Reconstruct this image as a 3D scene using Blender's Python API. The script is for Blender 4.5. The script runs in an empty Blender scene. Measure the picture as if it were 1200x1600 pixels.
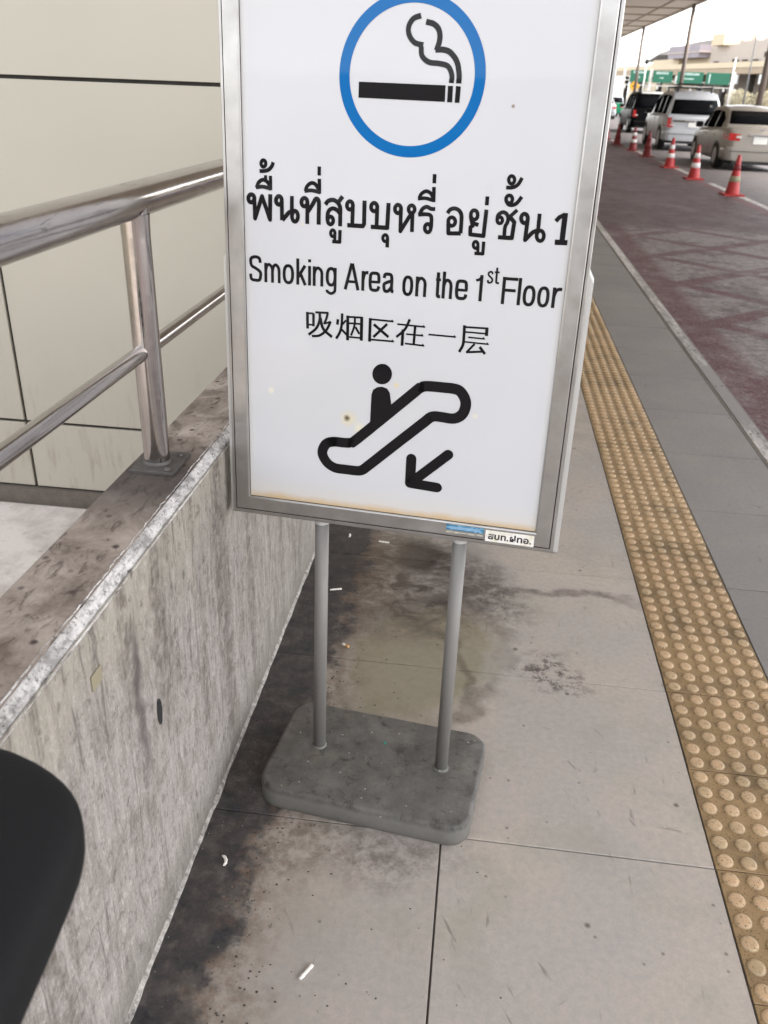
import bpy, bmesh, math, random
from mathutils import Vector, Matrix

S = bpy.context.scene
C = S.collection
R_ = math.radians

# ------------------------------------------------------------------ camera
CAM_M = Matrix(((0.992, -0.086, 0.093), (0.121, 0.446, -0.887), (0.035, 0.891, 0.453)))
def cam_rot():
    a, b, c = 1.1005437158933138, 0.03879489011986761, 0.10411652810984026
    return Matrix.Rotation(c, 3, 'Z') @ Matrix.Rotation(a, 3, 'X') @ Matrix.Rotation(b, 3, 'Z')
cd = bpy.data.cameras.new('camera'); cam = bpy.data.objects.new('camera', cd); C.objects.link(cam)
cam.matrix_world = Matrix.Translation((0, 0, 1.47)) @ cam_rot().to_4x4()
cd.sensor_fit = 'HORIZONTAL'; cd.sensor_width = 36; cd.lens = 36 * 1309.07 / 1200
cd.clip_start = 0.02; cd.clip_end = 3000
cd.dof.use_dof = True; cd.dof.focus_distance = 1.75; cd.dof.aperture_fstop = 9
S.camera = cam

# ------------------------------------------------------------------ world, sun, exposure
SUN_EL, SUN_AZ = R_(52), R_(105)      # azimuth: 0 = +Y (along the kerb), 90 deg = +X (the road side)
w = bpy.data.worlds.new('World'); S.world = w; w.use_nodes = True
nt = w.node_tree; bg = nt.nodes['Background']
sky = nt.nodes.new('ShaderNodeTexSky'); sky.sky_type = 'NISHITA'; sky.sun_disc = False
sky.sun_elevation = SUN_EL; sky.sun_rotation = SUN_AZ
sky.air_density = 1.0; sky.dust_density = 1.0; sky.ozone_density = 1.0
hs = nt.nodes.new('ShaderNodeHueSaturation'); hs.inputs['Saturation'].default_value = 0.18
nt.links.new(sky.outputs[0], hs.inputs['Color']); nt.links.new(hs.outputs[0], bg.inputs[0]); bg.inputs[1].default_value = 0.15
sd = bpy.data.lights.new('sun', 'SUN'); sd.energy = 1.5; sd.angle = R_(12); sd.color = (1, 0.93, 0.85)
so = bpy.data.objects.new('sun', sd); C.objects.link(so)
dirv = Vector((math.sin(SUN_AZ) * math.cos(SUN_EL), math.cos(SUN_AZ) * math.cos(SUN_EL), math.sin(SUN_EL)))
so.rotation_euler = dirv.to_track_quat('Z', 'Y').to_euler(); so.location = dirv * 50
S.view_settings.view_transform = 'Standard'; S.view_settings.look = 'None'
S.view_settings.gamma = 1; S.view_settings.exposure = 2.2
S.cycles.max_bounces = 6; S.cycles.diffuse_bounces = 4; S.cycles.glossy_bounces = 4
S.cycles.use_denoising = True

# ------------------------------------------------------------------ material helpers
def lin(r, g=None, b=None):
    if g is None: g = b = r
    f = lambda c: (c / 255 / 12.92) if c / 255 <= 0.04045 else ((c / 255 + 0.055) / 1.055) ** 2.4
    return (f(r), f(g), f(b), 1)

class NT:
    def __init__(s, name):
        s.m = bpy.data.materials.new(name); s.m.use_nodes = True
        s.t = s.m.node_tree; s.b = s.t.nodes['Principled BSDF']; s._p = {}
    def n(s, kind, **kw):
        x = s.t.nodes.new(kind)
        for k, v in kw.items(): setattr(x, k, v)
        return x
    def put(s, sock, v):
        if v is None: return
        if isinstance(v, bpy.types.NodeSocket): s.t.links.new(v, sock)
        else: sock.default_value = v
    def pos(s):
        if 'p' not in s._p: s._p['p'] = s.n('ShaderNodeNewGeometry').outputs['Position']
        return s._p['p']
    def ob(s):
        if 'o' not in s._p: s._p['o'] = s.n('ShaderNodeTexCoord').outputs['Object']
        return s._p['o']
    def rnd(s):
        return s.n('ShaderNodeObjectInfo').outputs['Random']
    def map(s, v, scale=(1, 1, 1), loc=(0, 0, 0), rot=(0, 0, 0)):
        x = s.n('ShaderNodeMapping'); s.put(x.inputs[0], v); x.inputs[1].default_value = loc
        x.inputs[2].default_value = rot; x.inputs[3].default_value = scale; return x.outputs[0]
    def xyz(s, v):
        x = s.n('ShaderNodeSeparateXYZ'); s.put(x.inputs[0], v); return x.outputs
    def noise(s, v, scale=1, detail=4, rough=0.55, dist=0.0, color=False):
        x = s.n('ShaderNodeTexNoise'); s.put(x.inputs['Vector'], v); x.inputs['Scale'].default_value = scale
        x.inputs['Detail'].default_value = detail; x.inputs['Roughness'].default_value = rough
        x.inputs['Distortion'].default_value = dist
        return x.outputs['Color' if color else 'Fac']
    def vor(s, v, scale=1, rand=1.0, out='Distance', feature='F1'):
        x = s.n('ShaderNodeTexVoronoi', feature=feature); s.put(x.inputs['Vector'], v)
        x.inputs['Scale'].default_value = scale; x.inputs['Randomness'].default_value = rand
        return x.outputs[out]
    def ma(s, op, a, b=None, c=None, clamp=False):
        x = s.n('ShaderNodeMath', operation=op, use_clamp=clamp); s.put(x.inputs[0], a)
        s.put(x.inputs[1], b); s.put(x.inputs[2], c); return x.outputs[0]
    def rng(s, v, a, b, c=0.0, d=1.0, smooth=False):
        x = s.n('ShaderNodeMapRange'); x.interpolation_type = 'SMOOTHSTEP' if smooth else 'LINEAR'
        s.put(x.inputs[0], v); s.put(x.inputs[1], a); s.put(x.inputs[2], b); x.inputs[3].default_value = c; x.inputs[4].default_value = d
        return x.outputs[0]
    def mix(s, f, a, b, mode='MIX'):
        x = s.n('ShaderNodeMix', data_type='RGBA', blend_type=mode); s.put(x.inputs[0], f)
        s.put(x.inputs[6], a); s.put(x.inputs[7], b); return x.outputs[2]
    def ell(s, v, c, r, rot=0.0):
        """normalised distance from an ellipse centre on the ground"""
        o = s.map(v, scale=(1 / r[0], 1 / r[1], 0), loc=(0, 0, 0))
        x = s.n('ShaderNodeVectorMath', operation='SUBTRACT'); s.put(x.inputs[0], v); x.inputs[1].default_value = (c[0], c[1], 0)
        m = s.map(x.outputs[0], scale=(1, 1, 0), rot=(0, 0, rot))
        m2 = s.map(m, scale=(1 / r[0], 1 / r[1], 0))
        l = s.n('ShaderNodeVectorMath', operation='LENGTH'); s.put(l.inputs[0], m2); return l.outputs['Value']
    def bump(s, h, strength=0.3, dist=0.01):
        x = s.n('ShaderNodeBump'); s.put(x.inputs['Height'], h); x.inputs['Strength'].default_value = strength
        x.inputs['Distance'].default_value = dist; s.t.links.new(x.outputs[0], s.b.inputs['Normal']); return x
    def set(s, color=None, rough=None, metal=None, spec=None, coat=None, coat_rough=None, emit=None, estr=None):
        I = s.b.inputs
        s.put(I['Base Color'], color); s.put(I['Roughness'], rough); s.put(I['Metallic'], metal)
        s.put(I['Specular IOR Level'], spec); s.put(I['Coat Weight'], coat); s.put(I['Coat Roughness'], coat_rough)
        if emit is not None: s.put(I['Emission Color'], emit); s.put(I['Emission Strength'], estr)
        return s.m

def plain(name, col, rough=0.6, metal=0.0, var=0.12, scale=8, **kw):
    """a simple paint / plastic / metal with faint mottling"""
    t = NT(name); n = t.noise(t.ob(), scale, 5, 0.6)
    d = tuple(c * (1 - var) for c in col[:3]) + (1,); l = tuple(min(1, c * (1 + var)) for c in col[:3]) + (1,)
    r = t.rng(t.noise(t.ob(), scale * 2.3, 3), 0.3, 0.7, rough * 0.85, min(1, rough * 1.15))
    return t.set(t.mix(n, d, l), r, metal, **kw)

# ------------------------------------------------------------------ mesh helpers
class MB:
    def __init__(s): s.v = []; s.f = []; s.m = []; s.sm = []
    def add(s, vs, fs, mi=0, smooth=False):
        o = len(s.v); s.v += [tuple(v) for v in vs]
        for f in fs: s.f.append(tuple(i + o for i in f)); s.m.append(mi); s.sm.append(smooth)
        return s
    def box(s, x0, x1, y0, y1, z0, z1, mi=0):
        vs = [(x, y, z) for z in (z0, z1) for y in (y0, y1) for x in (x0, x1)]
        return s.add(vs, [(0, 2, 3, 1), (4, 5, 7, 6), (0, 1, 5, 4), (2, 6, 7, 3), (0, 4, 6, 2), (1, 3, 7, 5)], mi)
    def bbox(s, x0, x1, y0, y1, z0, z1, b=0.002, mi=0, bottom=False):
        """box with chamfered top edges"""
        vs = [(x0, y0, z0), (x1, y0, z0), (x1, y1, z0), (x0, y1, z0), (x0, y0, z1 - b), (x1, y0, z1 - b), (x1, y1, z1 - b), (x0, y1, z1 - b),
              (x0 + b, y0 + b, z1), (x1 - b, y0 + b, z1), (x1 - b, y1 - b, z1), (x0 + b, y1 - b, z1)]
        fs = [(3, 2, 1, 0), (8, 9, 10, 11)]
        for k in range(4):
            j = (k + 1) % 4; fs += [(k, j, j + 4, k + 4), (k + 4, j + 4, j + 8, k + 8)]
        return s.add(vs, fs, mi)
    def tube(s, p0, p1, r0, r1=None, n=16, caps=True, mi=0, smooth=True):
        r1 = r0 if r1 is None else r1; p0 = Vector(p0); p1 = Vector(p1); d = (p1 - p0).normalized()
        a = d.orthogonal().normalized(); b = d.cross(a)
        vs = []
        for p, r in ((p0, r0), (p1, r1)):
            for k in range(n):
                t = 2 * math.pi * k / n; vs.append(p + (a * math.cos(t) + b * math.sin(t)) * r)
        s.add(vs, [(k, (k + 1) % n, n + (k + 1) % n, n + k) for k in range(n)], mi, smooth)
        if caps: s.add(vs, [tuple(range(n))[::-1], tuple(range(n, 2 * n))], mi)
        return s
    def path(s, pts, r, n=10, mi=0):
        for a, b in zip(pts, pts[1:]): s.tube(a, b, r, r, n, True, mi)
        return s
    def lathe(s, prof, n=24, c=(0, 0, 0), mi=0, smooth=True):
        vs = [(c[0] + r * math.cos(2 * math.pi * k / n), c[1] + r * math.sin(2 * math.pi * k / n), c[2] + z) for r, z in prof for k in range(n)]
        fs = [(i * n + k, i * n + (k + 1) % n, (i + 1) * n + (k + 1) % n, (i + 1) * n + k) for i in range(len(prof) - 1) for k in range(n)]
        return s.add(vs, fs, mi, smooth)
    def loft(s, rings, mi=0, smooth=True, cap=True, closed=True):
        n = len(rings[0]); vs = [p for r in rings for p in r]
        m = n if closed else n - 1
        fs = [(i * n + k, i * n + (k + 1) % n, (i + 1) * n + (k + 1) % n, (i + 1) * n + k) for i in range(len(rings) - 1) for k in range(m)]
        s.add(vs, fs, mi, smooth)
        if cap: s.add(rings[0], [tuple(range(n))[::-1]], mi); s.add(rings[-1], [tuple(range(n))], mi)
        return s
    def build(s, name, mats, parent=None, loc=None, rot=None, mesh_only=False):
        me = bpy.data.meshes.new(name); me.from_pydata(s.v, [], s.f)
        for m in (mats if isinstance(mats, (list, tuple)) else [mats]): me.materials.append(m)
        for p, mi, sm in zip(me.polygons, s.m, s.sm): p.material_index = mi; p.use_smooth = sm
        me.update()
        bm = bmesh.new(); bm.from_mesh(me); bmesh.ops.remove_doubles(bm, verts=bm.verts, dist=1e-6)
        bmesh.ops.recalc_face_normals(bm, faces=bm.faces); bm.to_mesh(me); bm.free()
        if mesh_only: return me
        return link(name, me, parent, loc, rot)

def link(name, me, parent=None, loc=None, rot=None):
    o = bpy.data.objects.new(name, me); C.objects.link(o)
    if parent is not None: o.parent = parent
    if loc is not None: o.location = loc
    if rot is not None: o.rotation_euler = rot
    return o
def tag(o, label=None, cat=None, group=None, kind=None):
    if label: o['label'] = label
    if cat: o['category'] = cat
    if group: o['group'] = group
    if kind: o['kind'] = kind
    return o
def thing(name, label, cat, loc=(0, 0, 0), rz=0, group=None):
    o = bpy.data.objects.new(name, None); C.objects.link(o); o.location = loc; o.rotation_euler = (0, 0, rz)
    o.empty_display_size = 0.2
    return tag(o, label, cat, group)
def copy_tree(o, parent=None):
    c = o.copy(); C.objects.link(c); c.parent = parent
    for ch in list(o.children): copy_tree(ch, c)
    return c
rng = random.Random(7)

# ------------------------------------------------------------------ materials of the setting
def grime_nodes(t, P):
    """footpath dirt that has its own shapes: soot along the parapet, an olive stain, tar blots, scuffs"""
    x, y, z = t.xyz(P)
    wob = t.noise(P, 9, 6, 0.65); wob2 = t.noise(t.map(P, loc=(3, 1, 0)), 26, 8, 0.78)
    d = t.ma('ADD', x, 0.504)
    edge = t.ma('ADD', t.ma('MULTIPLY', t.ma('SUBTRACT', wob, 0.5), 0.30), t.ma('MULTIPLY', t.ma('SUBTRACT', wob2, 0.5), 0.22))
    wid = t.rng(y, 0.8, 2.3, 0.105, 0.185)
    dd = t.ma('SUBTRACT', t.ma('ADD', d, edge), wid)
    return x, y, wob, wob2, dd

def floor_mat(name, base_a, base_b, dirty=True):
    t = NT(name); P = t.pos()
    big = t.noise(P, 2.2, 3); fine = t.noise(P, 60, 4, 0.7); r = t.rnd()
    col = t.mix(t.rng(big, 0.35, 0.65), base_a, base_b)
    col = t.mix(t.rng(t.noise(t.map(P, loc=(7, 2, 0)), 5, 5, 0.6), 0.5, 0.72, 0, 0.35), col, lin(168, 160, 140))
    col = t.mix(t.rng(fine, 0.35, 0.7, 0, 0.16), col, lin(105, 98, 94))
    col = t.mix(0.5, col, t.mix(r, lin(118), lin(138)), 'OVERLAY')
    # scattered spots of gum and tar
    def spots(scale, lo, hi, amt, thr, c, seedv):
        global_d = t.vor(t.map(P, loc=seedv), scale, 1.0); rc = t.vor(t.map(P, loc=seedv), scale, 1.0, 'Color')
        pick = t.ma('GREATER_THAN', t.xyz(rc)[0], thr)
        sz = t.ma('MULTIPLY', t.rng(global_d, lo, hi, 1, 0), pick)
        return t.mix(t.ma('MULTIPLY', sz, amt), c, lin(62, 56, 54))
    col = spots(9, 0.03, 0.075, 0.75, 0.60, col, (1, 4, 0))
    col = spots(24, 0.05, 0.12, 0.6, 0.72, col, (5, 2, 0))
    col = spots(4.3, 0.02, 0.05, 0.55, 0.55, col, (2, 9, 0))
    # short scuffs
    sc = t.noise(t.map(P, scale=(60, 11, 1), rot=(0, 0, 0.35), loc=(0, 0, 0)), 1, 2, 0.5)
    sm = t.noise(t.map(P, loc=(9, 9, 0)), 4.5, 3)
    col = t.mix(t.ma('MULTIPLY', t.rng(sc, 0.66, 0.74, 0, 0.55), t.rng(sm, 0.5, 0.62)), col, lin(84, 78, 76))
    for k_, (rz_, sd_) in enumerate(((0.9, 3), (-0.5, 11), (1.7, 23))):
        rp = t.map(t.map(P, rot=(0, 0, rz_)), scale=(48, 7, 1), loc=(sd_, sd_, 0))
        sc = t.noise(rp, 1, 3, 0.6); sm = t.noise(t.map(P, loc=(sd_, 1, 0)), 3.2, 3)
        col = t.mix(t.ma('MULTIPLY', t.rng(sc, 0.66, 0.72, 0, 0.6), t.rng(sm, 0.52, 0.6)), col, lin(88, 80, 78))
    grain = t.vor(P, 260); col = t.mix(t.rng(grain, 0.1, 0.5, 0.10, 0), col, lin(90, 86, 82))
    rough = t.rng(fine, 0.3, 0.7, 0.42, 0.6)
    if dirty:
        x, y, wob, wob2, dd = grime_nodes(t, P)
        # olive dried puddle beside the sign foot
        Q = t.n('ShaderNodeVectorMath', operation='ADD'); t.put(Q.inputs[0], P)
        nz = t.n('ShaderNodeVectorMath', operation='SCALE'); t.put(nz.inputs[0], t.noise(P, 7, 4, 0.6, color=True)); nz.inputs['Scale'].default_value = 0.16
        t.put(Q.inputs[1], nz.outputs[0]); Q = Q.outputs[0]
        e1 = t.ell(Q, (-0.08 + .08, 1.99 + .08), (0.235, 0.33), 0.25)
        col = t.mix(t.ma('MULTIPLY', t.rng(e1, 0.75, 1.0, 0.85, 0), t.rng(wob2, 0.2, 0.7, 0.55, 1)), col, lin(124, 117, 92))
        ring = t.rng(t.ma('ABSOLUTE', t.ma('SUBTRACT', e1, 1.0)), 0.02, 0.12, 0.6, 0)
        col = t.mix(t.ma('MULTIPLY', ring, t.rng(wob, 0.35, 0.6)), col, lin(92, 84, 74))
        # brown soot around and behind the stain
        e2 = t.ell(Q, (-0.17 + .08, 2.42 + .08), (0.30, 0.36), -0.3)
        m2 = t.ma('MULTIPLY', t.rng(e2, 0.6, 1.25, 1, 0), t.rng(t.noise(t.map(P, scale=(1, 1.6, 1), rot=(0, 0, 0.9)), 11, 7, 0.72, 0.6), 0.36, 0.58, 0.25, 1.0))
        col = t.mix(m2, col, lin(68, 59, 55))
        e3 = t.ell(Q, (-0.15 + .08, 2.56 + .08), (0.09, 0.13), 0.5)
        col = t.mix(t.rng(e3, 0.5, 1.1, 0.9, 0), col, lin(50, 41, 38))
        # drag marks: curved stroke running from the stain towards the road, and a thin arc
        def stroke(cx, cy, rr, th, ang0, ang1, amt, c):
            e = t.ell(Q, (cx + .08, cy + .08), (rr, rr), 0)
            band = t.rng(t.ma('ABSOLUTE', t.ma('SUBTRACT', e, 1.0)), th * 0.3, th, 1, 0)
            sx = t.ma('SUBTRACT', x, cx); sy = t.ma('SUBTRACT', y, cy)
            a = t.ma('ARCTAN2', sy, sx)
            inside = t.ma('MULTIPLY', t.rng(a, ang0 - .1, ang0 + .1), t.rng(a, ang1 - .1, ang1 + .1, 1, 0))
            return t.mix(t.ma('MULTIPLY', t.ma('MULTIPLY', band, inside), t.rng(wob2, 0.25, 0.6, 0.35 * amt, amt)), col, c)
        col = stroke(0.36, 1.62, 0.80, 0.035, 1.3, 2.3, 0.75, lin(92, 84, 80))
        col = stroke(-0.33, 1.82, 0.40, 0.07, -0.1, 0.9, 0.7, lin(86, 80, 68))
        # smudges on the open paving right of the posts
        e4 = t.ell(Q, (0.10 + .08, 2.36 + .08), (0.15, 0.26), -0.4)
        col = t.mix(t.ma('MULTIPLY', t.rng(e4, 0.3, 1.1, 0.8, 0), t.rng(wob2, 0.42, 0.58)), col, lin(74, 66, 64))
        e5 = t.ell(Q, (0.28 + .08, 1.96 + .08), (0.12, 0.10), 0.6)
        col = t.mix(t.ma('MULTIPLY', t.rng(e5, 0.5, 1.1, 0.9, 0), t.rng(wob2, 0.49, 0.56)), col, lin(70, 62, 62))
        e6 = t.ell(Q, (-0.18 + .08, 1.27 + .08), (0.30, 0.12), -0.1)
        col = t.mix(t.ma('MULTIPLY', t.rng(e6, 0.4, 1.1, 0.75, 0), t.rng(wob2, 0.42, 0.6)), col, lin(98, 90, 84))
        # brown fringe then near-black soot against the parapet
        fr = t.ma('MULTIPLY', t.rng(dd, 0.0, 0.13, 1, 0), t.rng(wob2, 0.44, 0.58, 0.1, 0.9))
        col = t.mix(t.ma('MULTIPLY', t.rng(dd, 0.02, 0.26, 0.45, 0), t.rng(wob2, 0.35, 0.62, 0.25, 1)), col, lin(140, 130, 112))
        col = t.mix(fr, col, lin(88, 66, 52))
        blk = t.rng(dd, -0.03, 0.035, 1, 0, True)
        soot = t.mix(t.rng(wob2, 0.35, 0.7), lin(30, 30, 34), lin(60, 60, 65))
        col = t.mix(t.ma('MULTIPLY', blk, t.rng(t.noise(t.map(P, loc=(6, 2, 0)), 16, 6, .72), .34, .62, 1.0, .72)), col, soot)
        specks = t.rng(t.vor(P, 90), 0.08, 0.14, 1, 0)
        col = t.mix(t.ma('MULTIPLY', t.ma('MULTIPLY', specks, blk), t.ma('GREATER_THAN', t.xyz(t.vor(P, 90, out='Color'))[0], 0.86)), col, lin(150, 148, 145))
        rough = t.mix(blk, rough, (0.5, 0.5, 0.5, 1))
    t.bump(fine, 0.12, 0.002)
    return t.set(col, rough, 0, 0.4)

M = {}
M['tile'] = floor_mat('footpath tile', lin(191, 184, 179), lin(200, 193, 182))
M['tile_grey'] = floor_mat('grey footpath tile', lin(142, 138, 137), lin(152, 148, 145), False)
t = NT('tile joint'); M['joint'] = t.set(t.mix(t.noise(t.pos(), 30, 4), lin(40, 36, 34), lin(92, 84, 78)), 0.9)

# tactile tile
t = NT('tactile tan'); P = t.pos(); z = t.xyz(P)[2]
top = t.rng(z, 0.0008, 0.0045)
base = t.mix(t.noise(P, 25, 5, 0.6), lin(150, 124, 88), lin(180, 150, 110))
cap = t.mix(t.noise(P, 70, 3), lin(192, 164, 124), lin(212, 188, 152))
col = t.mix(top, base, cap)
dirt = t.rng(t.noise(t.map(P, loc=(2, 2, 0)), 6, 6, 0.68), 0.48, 0.66)
col = t.mix(t.ma('MULTIPLY', dirt, t.rng(z, 0.0, 0.004, 0.7, 0.25)), col, lin(88, 74, 56))
cw = t.rng(t.noise(t.map(P, loc=(4, 4, 0)), 210, 2), 0.60, 0.68, 0, 0.8); col = t.mix(cw, col, lin(76, 62, 46))
col = t.mix(t.rng(t.noise(P, 120, 3), 0.6, 0.75, 0, 0.5), col, lin(98, 80, 60))
col = t.mix(0.4, col, t.mix(t.rnd(), lin(112), lin(142)), 'OVERLAY')
t.bump(t.noise(P, 150, 3), 0.25, 0.002); M['tactile'] = t.set(col, 0.48, 0, 0.45)

# parapet face: brushed, weathered render with vertical streaks
t = NT('weathered render'); P = t.pos(); x, y, z = t.xyz(P)
streak = t.noise(t.map(P, scale=(46, 46, 7)), 1, 8, 0.76, 1.2)
fines = t.noise(t.map(P, scale=(210, 210, 120)), 1, 4, 0.7)
blot = t.noise(t.map(P, scale=(1, 2.4, 1.2)), 3, 5, 0.6); patch = t.noise(t.map(P, scale=(1, 3, 2)), 4, 6, 0.7, 0.6)
col = t.mix(t.rng(streak, 0.30, 0.70), lin(118, 112, 108), lin(172, 165, 160)); col = t.mix(t.rng(patch, 0.48, 0.66, 0, 0.6), col, lin(116, 109, 100))
col = t.mix(t.rng(t.ma('ADD', z, t.ma('MULTIPLY', t.ma('SUBTRACT', blot, 0.5), 0.55)), 0.54, 0.74, 0, 0.6), col, t.mix(t.rng(fines, .3, .7), lin(152, 146, 132), lin(176, 170, 156)))
col = t.mix(t.rng(fines, 0.54, 0.68, 0, 0.45), col, lin(104, 98, 96))
col = t.mix(t.rng(fines, 0.32, 0.46, 0.3, 0), col, lin(214, 208, 206))
dk = t.noise(t.map(P, scale=(22, 22, 2.6), loc=(0, 0.35, 0)), 1, 8, 0.78, 1.6)
col = t.mix(t.ma('MULTIPLY', t.rng(dk, 0.54, 0.64, 0, 0.75), t.rng(z, 0.05, 0.25, 0.2, 1)), col, lin(86, 78, 76))
# one long dark run of grime
run = t.rng(t.ma('ABSOLUTE', t.ma('SUBTRACT', t.ma('ADD', y, t.ma('MULTIPLY', t.ma('SUBTRACT', t.noise(P, 14, 4), 0.5), 0.06)), 1.045)), 0.004, 0.022, 1, 0)
col = t.mix(t.ma('MULTIPLY', t.ma('MULTIPLY', run, t.rng(z, 0.35, 0.45)), t.rng(z, 0.66, 0.72, 0.8, 0)), col, lin(84, 76, 76))
drip = t.noise(t.map(P, scale=(9, 9, 0.7), loc=(0, 2.2, 0)), 1, 7, 0.7, 1.0)
col = t.mix(t.ma('MULTIPLY', t.rng(drip, 0.51, 0.60, 0, 0.85), t.rng(t.noise(P, 30, 6, .75), 0.36, 0.6)), col, lin(98, 90, 84))
mott = t.noise(P, 38, 6, .75); col = t.mix(t.rng(mott, .54, .66, 0, .6), col, lin(80, 74, 71)); col = t.mix(t.rng(mott, .30, .42, .35, 0), col, lin(206, 201, 196))
pit = t.rng(t.vor(t.map(P, scale=(30, 30, 14)), 1), 0.10, 0.2, 1, 0)
col = t.mix(t.ma('MULTIPLY', pit, t.rng(t.noise(P, 5, 3), 0.45, 0.6, 0, 0.7)), col, lin(78, 72, 66))
lowdirt = t.rng(t.ma('ADD', z, t.ma('MULTIPLY', t.ma('SUBTRACT', streak, 0.5), 0.18)), 0.0, 0.13, 0.7, 0)
col = t.mix(lowdirt, col, lin(112, 108, 100))
col = t.mix(t.rng(y, 1.5, 2.7, 0, 0.35), col, lin(128, 124, 112))
h = t.ma('ADD', t.ma('MULTIPLY', streak, 0.6), t.ma('MULTIPLY', fines, 0.5))
t.bump(t.ma('SUBTRACT', h, t.ma('MULTIPLY', pit, 0.5)), 0.35, 0.005); M['render'] = t.set(col, 0.85, 0, 0.25)

# parapet top: brown black blotches
t = NT('stained coping'); P = t.pos()
b1 = t.noise(t.map(P, scale=(1, 1.0, 1)), 9, 7, 0.68, 0.5); b2 = t.noise(t.map(P, scale=(2.2, 0.9, 1), loc=(4, 0, 0)), 22, 5, 0.7, 0.8)
col = t.mix(t.rng(b1, 0.35, 0.62), lin(100, 88, 80), lin(160, 148, 138))
col = t.mix(t.rng(b2, 0.54, 0.66, 0, 0.8), col, lin(66, 54, 50))
sp = t.rng(t.vor(P, 34), 0.10, 0.28, 1, 0); col = t.mix(t.ma('MULTIPLY', sp, t.ma('GREATER_THAN', t.xyz(t.vor(P, 34, out='Color'))[1], 0.62)), col, lin(64, 52, 50))
yv = t.xyz(P)[1]
col = t.mix(t.ma('MULTIPLY', t.rng(t.ma('ABSOLUTE', t.ma('SUBTRACT', yv, 1.36)), 0.05, 0.2, 0.85, 0), t.rng(b1, 0.3, 0.5)), col, lin(52, 46, 44))
t.bump(b2, 0.3, 0.004); M['coping'] = t.set(col, 0.75, 0, 0.3)

# worn white paint on the arris
t = NT('worn white arris'); P = t.pos()
n1 = t.noise(t.map(P, scale=(1, 0.5, 1)), 70, 5, 0.75); n2 = t.noise(P, 170, 3, 0.6)
col = t.mix(t.ma('SUBTRACT', t.rng(n1, 0.32, 0.54), t.rng(t.noise(P, 9, 4, .7), .45, .65, 0, .7), clamp=True), lin(140, 137, 135), lin(212, 209, 207))
col = t.mix(t.rng(n2, 0.56, 0.66, 0, 0.75), col, lin(82, 80, 78))
vv = t.rng(t.vor(t.map(P, scale=(1, 0.6, 1)), 42), 0.1, 0.26, 1, 0); col = t.mix(t.ma('MULTIPLY', vv, t.ma('GREATER_THAN', t.xyz(t.vor(t.map(P, scale=(1, 0.6, 1)), 42, out='Color'))[0], 0.7)), col, lin(84, 84, 84))
t.bump(n1, 0.6, 0.006); M['arris'] = t.set(col, 0.8)
t = NT('mortar bead'); M['bead'] = t.set(t.mix(t.rng(t.noise(t.pos(), 60, 5, .7), .35, .65), lin(104, 100, 96), lin(186, 180, 174)), 0.85); t.bump(t.noise(t.pos(), 90, 4), 0.5, 0.004)

# cladding panel
t = NT('beige cladding panel'); P = t.pos(); z = t.xyz(P)[2]
col = t.mix(t.rng(t.noise(P, 1.1, 3), 0.3, 0.7), lin(187, 181, 166), lin(193, 188, 174))
col = t.mix(0.35, col, t.mix(t.rnd(), lin(120), lin(136)), 'OVERLAY')
fl = t.ma('MULTIPLY', t.rng(t.vor(P, 11), 0.02, 0.045, 1, 0), t.ma('GREATER_THAN', t.xyz(t.vor(P, 11, out='Color'))[2], 0.66)); col = t.mix(fl, col, lin(120, 104, 92))
dirt = t.ma('MULTIPLY', t.rng(t.noise(t.map(P, scale=(22, 22, 4)), 1, 5, 0.7), 0.52, 0.72), t.rng(z, 0.0, 0.6, 0.7, 0))
col = t.mix(dirt, col, lin(140, 126, 108))
M['panel'] = t.set(col, 0.34, 0, 0.5); t.bump(t.noise(P, 0.9, 2), 0.05, 0.05)
M['gap'] = plain('dark joint', lin(38, 34, 30), 0.8)
t = NT('stained white wall'); P = t.pos()
s1 = t.noise(t.map(P, scale=(30, 30, 5)), 1, 5, 0.7, 0.5); sw = t.n('ShaderNodeVectorMath', operation='ADD'); t.put(sw.inputs[0], t.map(P, scale=(15, 9, 9))); t.put(sw.inputs[1], t.noise(P, 30, 3, .6, color=True)); s2 = t.vor(sw.outputs[0], 1)
col = t.mix(t.rng(s1, 0.6, 0.72, 0, 0.6), t.mix(t.rng(t.noise(P, 3, 6, .7), .4, .62), lin(214, 206, 200), lin(164, 154, 146)), lin(110, 98, 86))
col = t.mix(t.ma('MULTIPLY', t.rng(s2, 0.08, 0.22, .9, 0), t.ma('GREATER_THAN', t.noise(P, 5, 4, .7), 0.54)), col, lin(52, 44, 38))
M['white_wall'] = t.set(col, 0.7)
M['ledge'] = plain('dark slot', lin(104, 96, 88), 0.85, var=0.35, scale=30)  # mottled strip, darker than the wall above and below

# road with worn maroon hatching
t = NT('road with worn red hatching'); P = t.pos(); x, y, z = t.xyz(P)
wn = t.noise(P, 3.2, 6, 0.7); wn2 = t.noise(t.map(P, loc=(5, 5, 0)), 14, 5, 0.7)
asph = t.mix(t.noise(P, 45, 5, 0.7), lin(88, 83, 84), lin(112, 107, 107))
worn = t.mix(t.rng(wn2, 0.35, 0.65), lin(92, 84, 83), lin(146, 137, 134))
lat = None
sx = t.ma('SUBTRACT', x, 1.9); wy = t.ma('MULTIPLY', t.ma('SUBTRACT', wn, 0.5), 0.12)
bands = []
for sg in (1, -1):
    q = t.ma('ADD', t.ma('ADD', y, wy), t.ma('MULTIPLY', sx, 0.95 * sg))
    fr = t.ma('PINGPONG', t.ma('SUBTRACT', q, 7.02 - 1.55 * 6), 0.775)
    bands.append(t.rng(fr, 0.10, 0.15, 1, 0))
lat = t.ma('MAXIMUM', bands[0], bands[1])
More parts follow.
